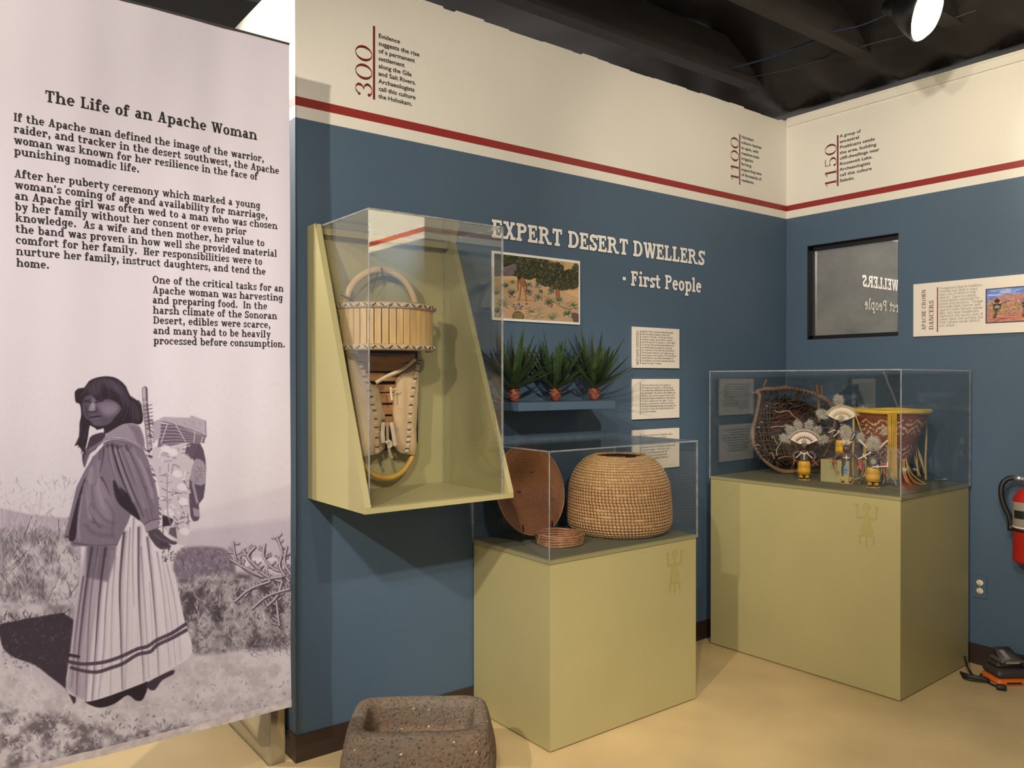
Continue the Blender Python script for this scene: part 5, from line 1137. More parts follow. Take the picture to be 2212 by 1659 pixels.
# ---------------------------------------------------------------- things on the taller pedestal
M_STICK = mat('weathered_stick', lin(128, 98, 72), .7, .3, 18, .3, 60); M_CORD = mat('brown_cord', lin(96, 76, 58), .8, .35, 30); M_CORDL = mat('pale_cord', lin(176, 150, 118), .8, .3, 30)
M_FIBRE = mat('red_brown_fibre', lin(120, 62, 36), .8, .4, 30); M_MATD = mat('dark_woven_mat', lin(50, 38, 30), .9, .4, 40, .4, 120)
q = bp('z', H2, 1690, 1024); D0 = (q-Vector((CX, CY, CZ))).dot(fw)
bf = thing('burden_frame', 'bent-stick burden frame with a net of brown cord, standing behind the painted figures', 'burden basket', (q.x, q.y, H2))
zq = lambda dd_, *p: [bdep(D0+dd_, 1610+p[i]/7.54, 820+p[i+1]/7.54) for i in range(0, len(p), 2)]
ring = zq(0, 190, 195, 330, 150, 480, 152, 640, 132, 800, 150, 950, 182, 1100, 222, 1220, 275, 1340, 350, 1420, 470, 1460, 640, 1440, 850, 1390, 1040, 1290, 1230, 1120, 1390, 900, 1480, 700, 1500, 560, 1480, 400, 1390, 260, 1265, 170, 1120, 132, 980, 122, 850, 150, 700, 192, 520, 225, 350, 232, 250)
rp = smooth_path(ring, 5, True)
m = MB(); m.tube(rp, [.0115+.003*math.sin(i*.21)*math.sin(i*.05) for i in range(len(rp))], 9, closed=True); m.build('stick_hoop', M_STICK, bf, True)
for dx, pts in ((0, (1160, 78, 1180, 230, 1195, 420, 1205, 700)), (1, (1240, 85, 1245, 180, 1250, 270))):
    m = MB(); m.tube(smooth_path(zq(.015, *pts), 4), .0095 if dx == 0 else .007, 8); m.build('upright_stick', M_STICK, bf, True)
for q_, r_ in ((zq(-.005, 195, 195, 140, 215, 120, 222), .005), (zq(.0, 350, 0, 310, 80, 290, 160), .006)):
    m = MB(); m.tube(q_, r_, 6); m.build('stick_tip', M_STICK, bf, True)
cen = zq(.15, 760, 820)[0]; R = random.Random(31); NR = len(rp)
def netp(i, f, dz=0):
    p = rp[i % NR]; b = (1-f)**.6; return p+(cen-p)*f*.92+fw*(.10*math.sin(min(f*1.3, 1)*PI/2)+dz)
vs = []; K = 8
for k in range(K+1):
    for i in range(0, NR, 3): vs.append(netp(i, k/K, .012))
Nn = len(range(0, NR, 3))
m = MB(); m.add(vs, [(k*Nn+i, k*Nn+(i+1) % Nn, (k+1)*Nn+(i+1) % Nn, (k+1)*Nn+i) for k in range(2, K) for i in range(Nn)]); m.build('woven_back', M_MATD, bf, True, False)
for M_, cnt, rad in ((M_CORD, 90, .0024), (M_CORDL, 6, .0016)):
    m = MB()
    for j in range(cnt):
        i0 = R.randrange(NR); f1 = R.uniform(.25, .95)
        pts = [netp(i0+int(R.uniform(-7, 7)*t), f1*t) + Vector((R.uniform(-1, 1), R.uniform(-1, 1), R.uniform(-1, 1)))*.007*(t > 0) for t in np.linspace(0, 1, 6)]; m.tube(smooth_path(pts, 3), rad, 5)
    for j in range(cnt//3):
        f = R.uniform(.08, .8); i0 = R.randrange(NR); n_ = R.randrange(16, 60)
        m.tube(smooth_path([netp(i0+k*3, f+.03*math.sin(k*1.9+j)) + Vector((0, 0, R.uniform(-.004, .004))) for k in range(n_//3)], 3), rad, 5)
    m.build('net_cord', M_, bf)
m = MB()                                     # hanging mesh of knotted cord at the left side
for a in range(9):
    x = 230+a*45; m.tube(smooth_path(zq(.02+.008*a, x, 330+a*8, x-8+R.uniform(-14, 14), 560, x+R.uniform(-20, 10), 800, x+40+R.uniform(-20, 20), 1050, x+130, 1250+a*10), 4), .003, 5)
for b in range(12):
    y = 400+b*75; m.tube(smooth_path(zq(.025, 190 if y < 1100 else 300, y, 280, y+R.uniform(-20, 30), 380, y+R.uniform(-30, 20), 480, y+R.uniform(-20, 20), 580, y+R.uniform(-40, 10)), 4), .0026, 5)
m.build('knotted_mesh', M_CORD, bf)
m = MB()
for _ in range(130):
    x = R.uniform(430, 880); y = R.uniform(510, 830); dd_ = R.uniform(.03, .06); m.tube(smooth_path(zq(dd_, x, y, x+R.uniform(10, 40), y+R.uniform(-25, 25), x+R.uniform(40, 100), y+R.uniform(-45, 45)), 3), R.uniform(.0012, .0025), 4)
m.build('bark_fibre', M_FIBRE, bf)
m = MB()
for pts in ((480, 500, 530, 530, 600, 525, 700, 510, 780, 590, 880, 660), (420, 780, 520, 760, 600, 765, 680, 730), (440, 960, 430, 930, 470, 940, 490, 1010, 540, 1050), (520, 1240, 510, 1150, 560, 1060, 620, 970, 700, 985, 760, 1000), (530, 1290, 620, 1260, 700, 1255, 780, 1270), (390, 1210, 440, 1200, 470, 1290), (330, 430, 350, 425, 360, 440), (240, 695, 270, 690, 280, 700), (180, 780, 240, 780), (110, 900, 180, 885), (150, 1060, 230, 1070)):
    m = MB(); m.tube(smooth_path(zq(.005 if pts[0] < 300 else .02, *pts), 4), .0034, 6); m.build('rawhide_thong', M_CORDL, bf)
m = MB()
for i0, n_ in ((10, 12), (60, 6), (95, 6)):
    m = MB()
    for k in range(n_): p = rp[(i0+k*2) % NR]; t_ = (rp[(i0+k*2+1) % NR]-rp[(i0+k*2-1) % NR]).normalized(); u_ = t_.cross(fw).normalized(); m.tube([p+u_*.0135+fw*.004, p-fw*.0145, p-u_*.0135+fw*.004], .0028, 5)
    m.build('hoop_lashing', M_CORD, bf)

# conical basket hung with yellow fringe
cc = Vector((-.335, -.868, H2)); zr, zb_ = 1.372, 1.10
kb = thing('fringed_basket', 'conical brown and cream burden basket with yellow rim and buckskin fringe', 'burden basket', cc)
def cone_cols():
    nr, nc = 84, 240; P = np.zeros((nr, nc, 3)); cols = np.zeros((nr, nc, 3)); th = np.linspace(0, 2*PI, nc, endpoint=False); R_ = np.random.RandomState(2)
    t = np.linspace(0, 1, nr); r = .098+(.196-.098)*t**1.05; z = zb_+(zr-zb_)*t
    rr = r[:, None]+.0016*np.sin(t*PI*2*30)[:, None]+.0016*np.sin(th*60)[None]*np.sign(np.sin(t*PI*2*15))[:, None]
    P[..., 0] = cc.x+rr*np.cos(th); P[..., 1] = cc.y+rr*np.sin(th); P[..., 2] = z[:, None]
    br, cr = np.array(lin(134, 74, 50)), np.array(lin(222, 186, 146))
    cols[:] = br; tone = R_.rand(nr//3+1, nc//3+1)[np.arange(nr)//3][:, np.arange(nc)//3]
    u = (np.arange(nc)//2)[None]; v = (np.arange(nr)//2)[:, None]
    for lo, hi in ((.10, .36), (.56, .86)):
        band = ((t > lo) & (t < hi))[:, None]; pat = ((v+np.abs(u % 10-5)) % 5 < 2) & (((u+v*2) % 4) > 0); cols = np.where((band & pat & (tone > .12))[..., None], cr, cols)
    cols *= (.75+.5*tone)[..., None]; return P, np.clip(cols, 0, 1)
P, cols = cone_cols(); grid_obj('woven_body', P, cols, M_BASK, kb, True, True)
m = MB(); m.lathe([(.001, zb_-H2+.002), (.092, zb_-H2+.002), (.189, zr-H2)], cc, 48, cap=False); m.build('inside', mat('cone_inside', lin(104, 62, 40), .8, .2, 40), kb, True)
M_YEL = mat('yellow_buckskin', lin(220, 178, 60), .6, .15, 14, .2, 90); M_YELP = mat('tan_buckskin', lin(206, 166, 92), .65, .15, 14)
m = MB(); m.tube([(cc.x+.199*math.cos(a), cc.y+.199*math.sin(a), zr+.003+.002*math.sin(5*a)) for a in np.linspace(0, 2*PI, 64, endpoint=False)], .0115, 8, closed=True); m.build('wrapped_rim', M_YEL, kb, True)
M_YELD = mat('dull_yellow_buckskin', lin(176, 136, 48), .65, .2, 14)
for k in range(26):                          # broad front bunch
    px_ = 1918+19*(k+.5)/26; dep = (cc-Vector((CX, CY, CZ))).dot(fw)-.203-rnd.uniform(0, .012); m = MB(); e = rnd.uniform(-5, 5)
    m.tube(smooth_path([bdep(dep, px_, 893), bdep(dep-.004, px_+rnd.uniform(-1, 1), 930), bdep(dep+.002, px_+e*.3, 985), bdep(dep, px_+e, 1034+rnd.uniform(-6, 3))], 4), rnd.uniform(.0022, .0034), 5, flat=.6)
    m.build('fringe_strand', M_YEL if k % 3 else M_YELD, kb)
def strand(dd_, M_, *p, r=.0036):
    dep = (cc-Vector((CX, CY, CZ))).dot(fw)+dd_; m = MB(); pts = smooth_path([bdep(dep, p[i], p[i+1]) for i in range(0, len(p), 2)], 5)
    for v in pts: v.z = max(v.z, H2+.004)
    m.tube(pts, r, 6); m.build('fringe_strand', M_, kb)
strand(-.02, M_YELP, 1843.5, 890, 1844, 940, 1842, 985, 1843, 1020, r=.0052); strand(-.05, M_YELP, 1848, 895, 1858, 925, 1876, 968); strand(0, M_YELP, 2002, 892, 2001, 950, 1999, 1000, 2000, 1036, r=.0052)
strand(-.04, M_YELP, 1866, 950, 1866, 990, 1862, 1025, 1840, 1040); strand(-.04, M_YELP, 1869, 955, 1870, 1000, 1869, 1030)
for q_ in ((1974, 945, 1980, 985, 1983, 1028), (1975, 950, 1990, 990, 1997, 1022), (1976, 945, 1986, 985, 1994, 1010), (1972, 955, 1976, 990, 1988, 1030)): strand(.0, M_YELP, *q_)
for q_ in ((1957, 990, 1962, 1020, 1975, 1040, 1994, 1047), (1956, 990, 1966, 1018, 1984, 1036, 2000, 1046), (1953, 990, 1955, 1020, 1962, 1040, 1968, 1049), (1950, 992, 1952, 1025, 1960, 1042), (1945, 1000, 1944, 1030, 1946, 1045)): strand(-.13, M_YELP, *q_)
for q_ in ((1900, 985, 1904, 1020, 1890, 1045), (1905, 990, 1910, 1030, 1908, 1046), (1880, 975, 1872, 1015, 1855, 1045), (1893, 985, 1897, 1025, 1896, 1044)): strand(-.12, M_YELP, *q_)
m = MB()
for a in (20, 110, 200, 290):
    w = Vector((math.cos(math.radians(a)), math.sin(math.radians(a)), 0)); m.tube([cc+w*.09+Vector((0, 0, zb_-H2-.003)), cc+w*.12+Vector((0, 0, .004))], .004, 6); m.tube([cc+w*.12+Vector((0, 0, .005)), cc+w*.03+Vector((0, 0, .005))], .004, 6)
m.tube([cc+Vector((.09*math.cos(a), .09*math.sin(a), zb_-H2-.003)) for a in np.linspace(0, 2*PI, 24, endpoint=False)], .0035, 6, closed=True)
bs = thing('basket_stand', 'reddish wire stand under the fringed conical basket', 'stand', cc); m.build('wire_legs', mat('copper_wire', lin(120, 70, 52), .4, .2, 30, metal=.3), bs)
M_TIN = mat('bright_tin', lin(214, 214, 212), .18, .1, 30, metal=1)
def tinkle(label, *p, dd_=-.2, r=.008, n=2):
    dep = (cc-Vector((CX, CY, CZ))).dot(fw)+dd_; a, b = bdep(dep, p[0], p[1]), bdep(dep, p[2], p[3])
    for v in (a, b): v.z = max(v.z, H2+r+.001)
    m = MB(); m.tube([a, a+(b-a)*.5, b], [r*.35, r*.7, r], 10, cap=False); o = m.build('tin_cone', M_TIN, None, True); tag(o, label, 'tin cone', 'tin cones on the fringe ends')
tinkle('bright tin cone at the end of the broad yellow fringe', 1929, 1027, 1936, 1050, dd_=-.215, r=.009)
tinkle('long bright tin cone lying beside the loose fringe ends', 2005, 1026, 2021, 1040, dd_=.0); tinkle('tin cone lying flat on the deck nearest the fire extinguisher', 2023, 1039, 2046, 1036, dd_=.01)
tinkle('dark shiny tin cone between the grey figure and the yellow-skirted figure', 1846, 1036, 1862, 1030, dd_=-.16, r=.01); tinkle('small tin cone lying behind the grey figure feet', 1842, 1028, 1856, 1034, dd_=-.13, r=.009)
tinkle('small tin cone between the fringe and the case edge', 1944, 1032, 1946, 1044, dd_=-.2, r=.006)

# block riser
q0 = bp('z', H2, 1772, 1040); q1 = bp('z', H2, 1833, 1046)
rb = thing('display_block', 'pale olive block raising one fan-crowned figure', 'block', q0)
ux = (q1-q0).normalized(); uy_ = Vector((-ux.y, ux.x, 0)); Mb = Matrix(((ux.x, uy_.x, 0, q0.x), (ux.y, uy_.y, 0, q0.y), (0, 0, 1, H2), (0, 0, 0, 1)))
bw = (q1-q0).length; bh = (1040-991.5)/FPX*(q0-Vector((CX, CY, CZ))).dot(fw)
m = MB(); m.rbox((0, 0, 0), (bw, .12, bh), .004, Mb); m.build('block', mat('block_paint', lin(176, 168, 122), .6, .06, 12), rb)

# ---------------------------------------------------------------- painted dancer figures
M_DGREY = mat('figure_grey', lin(84, 74, 70), .55, .12, 60); M_MASK = mat('dark_mask', lin(44, 28, 28), .35); M_LIP = mat('mask_red', lin(150, 44, 46), .4)
M_SKIRT = mat('yellow_skirt', lin(228, 172, 40), .5, .12, 60, stretch=(3, 3, .5)); M_SKL = mat('skirt_fringe_lines', lin(126, 82, 24), .6); M_BOOT = mat('yellow_boot', lin(226, 184, 50), .5); M_SHOE = mat('dark_moccasin', lin(46, 26, 24), .5)
M_WOOD = mat('figure_base_wood', lin(186, 146, 104), .6, .15, 40); M_FEA = mat('white_feather', lin(244, 238, 226), .95); _nt = M_FEA.node_tree; _o = _nt.nodes['Material Output']; _p = _nt.nodes['Principled BSDF']; _t = _nt.nodes.new('ShaderNodeBsdfTranslucent'); _t.inputs[0].default_value = (.86, .82, .74, 1)
_x = _nt.nodes.new('ShaderNodeMixShader'); _x.inputs[0].default_value = .5; _nt.links.new(_p.outputs[0], _x.inputs[1]); _nt.links.new(_t.outputs[0], _x.inputs[2]); _nt.links.new(_x.outputs[0], _o.inputs[0])
M_FWH = mat('fan_cream', lin(240, 226, 206), .5); M_FBK = mat('fan_black', lin(28, 22, 24), .5)
M_FRED = mat('fan_red', lin(132, 34, 40), .5); M_FYE = mat('fan_yellow', lin(206, 164, 44), .5); M_BLUEA = mat('blue_apron', lin(106, 150, 204), .5); M_RIB = mat('orange_ribbon', lin(206, 84, 54), .5); M_PALE = mat('pale_stick', lin(236, 222, 200), .5)
def fluff(t, c, r, n, seed, lift=.4, name='feather_tuft', axis=None):
    """downy tuft: short curling barbs spread through a puff, longer along the quill"""
    R = random.Random(seed); m = MB(); c = Vector(c); ax_ = Vector(axis or (0, 0, 1)).normalized()
    for _ in range(int(n*3.2)):
        d = Vector((R.gauss(0, 1), R.gauss(0, .7), R.gauss(0, 1))).normalized(); q = R.random()**.45
        p = c+d*(r*.66*q)+ax_*(ax_.dot(d)*r*.34*q); g = (d*.8+ax_*lift+Vector((R.gauss(0, .5), R.gauss(0, .5), R.gauss(0, .5)))).normalized()
        L = r*R.uniform(.22, .46); s_ = g.cross(Vector((R.gauss(0, 1), R.gauss(0, 1), R.gauss(0, 1)))).normalized()*r*R.uniform(.016, .036); k = Vector((R.gauss(0, 1), R.gauss(0, 1), R.gauss(0, 1)-.4))*L*.22
        m.add([p-s_, p+s_, p+g*L*.6+k+s_*.8, p+g*L*.6+k-s_*.8, p+g*L+k*2.2], [(0, 1, 2, 3), (3, 2, 4)])
    return m.build(name, M_FEA, t, fix=False)
def dancer(label, loc, style, scale=1.0, turn=0.0, ribbons=True):
    t = thing('dancer_figure', label, 'figurine', loc, 'carved dancer figures', -1.005+turn); t['local'] = 1; t.scale = (scale,)*3
    m = MB(); m.lathe([(.034, 0), (.036, .002), (.036, .005), (.034, .0065)], n=24, M=Matrix.Diagonal((1, .75, 1, 1))); m.build('base', M_WOOD, t)
    m = MB(); lz = .1
    for s_ in (-1, 1):
        x = .016*s_; m.tube([(x, 0, .008), (x, 0, .035), (x*.95, 0, .075), (x*.8, 0, .105)], [.009, .0085, .0115, .012], 10)
        m.tube(smooth_path([(.026*s_, 0, .158), (.045*s_, 0, .152), (.058*s_, -.004, .136), (.05*s_ if style != 'plain' else .062*s_, -.018, .117), (.044*s_ if style != 'plain' else .064*s_, -.03, .110)], 3), [.0105]*4+[.0095]*4+[.0075]*5, 9)
        hx = .043*s_ if style != 'plain' else .064*s_; m.ball((hx, -.034, .110), (.007, .008, .007), 8, 6)
    m.tube([(0, 0, .09), (0, 0, .104), (0, 0, .125), (0, 0, .148), (0, 0, .160), (0, 0, .166)], [.022, .024, .026, .029, .024, .011], 14, flat=.62)
    m.tube([(0, 0, .158), (0, 0, .178)], .0095, 10); m.ball((0, -.001, .188), (.0165, .0165, .0195), 14, 10)
    b = m.build('body', M_DGREY, t, True); md = b.modifiers.new('weld', 'REMESH'); md.mode = 'VOXEL'; md.voxel_size = .0022; md.use_smooth_shade = True
    m = MB(); m.ball((0, -.004, .189), (.0178, .0168, .0205), 16, 10); m.build('mask', M_MASK, t, True)
    m = MB(); m.ball((0, -.018, .1815), (.0105, .004, .0035), 10, 6); m.build('mask_mouth', M_LIP, t, True)
    m = MB()
    for s_ in (-1, 1): m.ball((.0075*s_, -.0185, .193), .0026, 8, 5)
    m.build('mask_eyes', M_PALE, t, True)
    for s_ in (-1, 1):
        m = MB(); m.tube([(.016*s_, 0, .0085), (.016*s_, 0, .036)], [.0115, .0108], 10); m.build('boot', M_BOOT, t, True)
        m = MB(); m.ball((.0165*s_, -.006, .0105), (.0095, .0155, .0048), 10, 6); m.build('moccasin', M_SHOE, t, True)
        m = MB()
        for z in (.019, .027): m.tube([(.016*s_+.0117*math.cos(a), .0117*math.sin(a), z) for a in np.linspace(0, 2*PI, 12, endpoint=False)], .0007, 4, closed=True)
        m.build('boot_band', M_SKL, t)
    if style != 'plain':
        m = MB(); m.lathe([(.0285, .108), (.031, .102), (.0335, .085), (.0345, .06), (.035, .034), (.032, .033), (.024, .09)], n=30, M=Matrix.Diagonal((1, .72, 1, 1)), cap=False); sk = m.build('skirt', M_SKIRT, t, True)
        m = MB()
        for i in range(26):
            a = PI+PI*(i+.5)/26
            for z0, z1 in ((.071, .092), (.035, .047)):
                r0, r1 = .0343+.0016*(z0 < .06), .0318+.0036*(z0 < .06); m.tube([(r0*math.cos(a), r0*.72*math.sin(a)-.0002, z0), (r1*math.cos(a), r1*.72*math.sin(a)-.0002, z1)], .0006, 4)
        m.build('skirt_fringe', M_SKL, sk)
        m = MB(); m.lathe([(.0272, .104), (.0288, .1035), (.0288, .1085), (.0268, .109)], n=26, M=Matrix.Diagonal((1, .73, 1, 1)), cap=False); m.build('belt', M_SKL, t, True)
    else:
        m = MB(); m.prism([(-.0125, -.0195, .096), (.0125, -.0195, .096), (.0145, -.0195, .058), (-.0145, -.0195, .058)], (0, .003, 0)); ap = m.build('apron', M_BLUEA, t)
        m = MB(); m.box((-.0135, -.0201, .071), (.0135, -.0196, .0735)); m.box((-.010, -.0201, .078), (.008, -.0196, .0795)); m.build('apron_stripe', M_FBK, ap)
    # white paint on the chest
    m = MB(); F = -.0185
    def bone(x0, z0, x1, z1, w=.0026):
        m.tube([(x0, F, z0), (x1, F, z1)], w, 6, flat=.5)
        for x, z in ((x0, z0), (x1, z1)): m.ball((x, F, z), (w*1.6, .0012, w*1.4), 6, 4)
    if style == 'fan':
        bone(0, .150, 0, .118); bone(-.004, .148, -.018, .158); bone(.004, .148, .018, .158)
        F = -.024
        bone(-.018, .15, -.04, .128); bone(.018, .15, .04, .128)
    elif style == 'plain':
        m.prism([(0.0045*math.cos(a)*(1 if k % 2 else (3.6 if k % 4 else 4.6)), -.0195, .142+.0045*math.sin(a)*(1 if k % 2 else (3.6 if k % 4 else 4.6))) for k, a in enumerate(np.arange(8)*PI/4)], (0, .002, 0))
    else:
        for k in range(18): a = k*PI/9; m.tube([(.006*math.cos(a), -.0195, .137+.006*math.sin(a)), (.015*math.cos(a), -.0185, .137+.015*math.sin(a))], .0008, 4)
        m.tube([(.0042*math.cos(a), -.0197, .137+.0042*math.sin(a)) for a in np.linspace(0, 2*PI, 14, endpoint=False)], .0011, 4, closed=True)
    m.build('chest_paint', M_PALE, t)
    return t
def fan(t, z, ring, rays, seed):
    f = thing_part = None; R = random.Random(seed); m = MB(); y = .004
    def sector(r0, r1, a0, a1, y_, k, n=28):
        m.cur = k; vs = []
        for i in range(n+1): a = math.radians(a0+(a1-a0)*i/n); c, s_ = math.cos(a), math.sin(a); vs += [(r0*c, y_, z+r0*s_), (r1*c, y_, z+r1*s_), (r0*c, y_+.0012, z+r0*s_), (r1*c, y_+.0012, z+r1*s_)]
        fs = []
        for i in range(n): j = 4*i; fs += [(j, j+1, j+5, j+4), (j+2, j+6, j+7, j+3), (j+1, j+3, j+7, j+5), (j, j+4, j+6, j+2)]
        m.add(vs, fs)
    sector(.004, .089, 22, 158, y+.0012, 1); sector(.024, .085, 25, 155, y, 0); sector(.080, .0845, 25, 155, y-.0012, ring)
    for i in range(38): a = 25+130*i/38; sector(.086, .0945, a+.5, a+2.3, y-.0004, 0, 2)
    sector(.044, .049, 32, 148, y-.0012, ring); sector(.012, .043, 34, 146, y-.0014, 0)
    for i in range(11): a = 38+104*i/10; sector(.049, .063, a-1.1, a+1.1, y-.0014, rays, 1); sector(.049, .055, a-2.8, a+2.8, y-.0013, ring, 1)
    return m.build('fan_crown', [M_FWH, M_FBK, M_FRED, M_FYE], t, fix=False)
def rods(t, spec, M_, name, w=.0022):
    m = MB()
    for p in spec: m.tube([Vector(q) for q in p], w, 6)
    return m.build(name, M_, t)
P1 = bp('z', H2+.003, 1737, 1036)
d1 = dancer('yellow-skirted carved figure with a red-edged fan crown, before the net frame', (P1.x, P1.y, H2), 'fan')
fan(d1, .190, 2, 1, 1)
for i, (a, r) in enumerate(((158, .106), (130, .112), (106, .118), (78, .118), (52, .108), (22, .106))): fluff(d1, (r*math.cos(math.radians(a)), .012, .19+r*math.sin(math.radians(a))), .031, 210, i, .5, axis=(math.cos(math.radians(a)), 0, math.sin(math.radians(a))))
fluff(d1, (0, -.012, .213), .019, 150, 9, .6)
rods(d1, [((-.05, -.034, .125), (-.055, -.036, .088)), ((-.055, -.03, .14), (-.05, -.036, .105)), ((.05, -.034, .115), (.072, -.036, .088)), ((.046, -.034, .11), (.06, -.03, .135))], M_RIB, 'ribbon')
cq = Mb @ Vector((bw*.60, .055, bh)); d2 = dancer('yellow-skirted carved figure with a yellow-edged fan crown, standing on the pale block', cq, 'fan', 1.0)
fan(d2, .205, 3, 1, 2)
for i, (a, r) in enumerate(((156, .106), (98, .116), (30, .112))): fluff(d2, (r*math.cos(math.radians(a)), .012, .205+r*math.sin(math.radians(a))), .034, 230, 20+i, .5, axis=(math.cos(math.radians(a)), 0, math.sin(math.radians(a))))
fluff(d2, (-.004, -.012, .226), .021, 170, 30, .8); fluff(d2, (-.05, -.02, .158), .016, 60, 31)
rods(d2, [((-.07, -.034, .148), (-.035, -.036, .165)), ((.045, -.034, .11), (.062, -.034, .145))], M_PALE, 'wand', .0028)
P3 = bp('z', H2+.003, 1828, 1043.5); d3 = dancer('grey carved figure with white star chest and blue apron before the pale block', (P3.x, P3.y, H2), 'plain')
rods(d3, [((-.03, .004, .225), (.03, .004, .225)), ((-.02, .003, .238), (.02, .003, .214)), ((-.02, .003, .214), (.02, .003, .238)), ((0, .003, .205), (0, .003, .245))], M_PALE, 'crown_bars', .0034)
m = MB(); m.prism([(0, -.0005, .233), (.009, -.0005, .225), (0, -.0005, .217), (-.009, -.0005, .225)], (0, .001, 0)); m.build('crown_diamond', M_FYE, d3)
fluff(d3, (0, .002, .272), .036, 330, 40, .5); fluff(d3, (-.012, .004, .29), .026, 160, 41, .5); fluff(d3, (0, -.004, .209), .017, 120, 42, .6); fluff(d3, (.072, .01, .250), .027, 230, 43, 0, 'feather_puff')
rods(d3, [((-.062, -.036, .118), (-.055, -.036, .082)), ((-.085, -.036, .116), (-.05, -.036, .128)), ((.064, -.036, .112), (.054, -.036, .082)), ((.068, -.036, .11), (.072, -.036, .095))], M_RIB, 'ribbon', .0034)
rods(d3, [((-.062, -.038, .125), (-.050, -.038, .078)), ((.03, .01, .15), (.038, .012, .008))], M_YELP, 'tan_thong', .0018)
m = MB(); m.ball((-.047, -.037, .072), (.006, .004, .009), 8, 6); m.build('wooden_paddle', M_WOOD, d3, True)
P4 = bp('z', H2+.003, 1886, 1052.5); d4 = dancer('yellow-skirted carved figure with V-shaped white crown bars, nearest the case corner', (P4.x, P4.y, H2), 'sun')
m = MB()
for s_ in (-1, 1): m.box((-.004, -.002, 0), (.004, .002, .055), Matrix.Translation((.03*s_, .002, .208)) @ Matrix.Rotation(.75*s_, 4, 'Y'))
cr = m.build('crown_bar', M_PALE, d4); m = MB()
for s_ in (-1, 1):
    for k in range(4): m.ball(Matrix.Translation((.03*s_, .002, .208)) @ Matrix.Rotation(.75*s_, 4, 'Y') @ Vector((0, -.002, .008+k*.013)), (.0022, .0012, .0022), 6, 4)
m.build('crown_dots', M_FBK, cr)
fluff(d4, (0, -.002, .226), .04, 420, 50, .35); fluff(d4, (.052, .02, .292), .019, 140, 51, 0, 'feather_puff'); rods(d4, [((0, .0, .235), (.05, .02, .29))], M_SHOE, 'puff_wire', .001)
rods(d4, [((-.072, -.034, .150), (-.012, -.04, .187)), ((-.052, -.036, .176), (-.034, -.036, .152)), ((-.006, -.036, .112), (.068, -.036, .118)), ((.018, -.037, .124), (.018, -.037, .107)), ((.064, -.034, .112), (.066, -.034, .142))], M_PALE, 'wand', .0036)
rods(d4, [((-.07, -.03, .145), (-.064, -.03, .1)), ((-.06, -.03, .145), (-.058, -.03, .092)), ((.05, -.034, .125), (.06, -.034, .12)), ((.05, -.034, .112), (.052, -.03, .075)), ((.034, -.03, .127), (.062, -.03, .13))], M_RIB, 'ribbon', .0036)

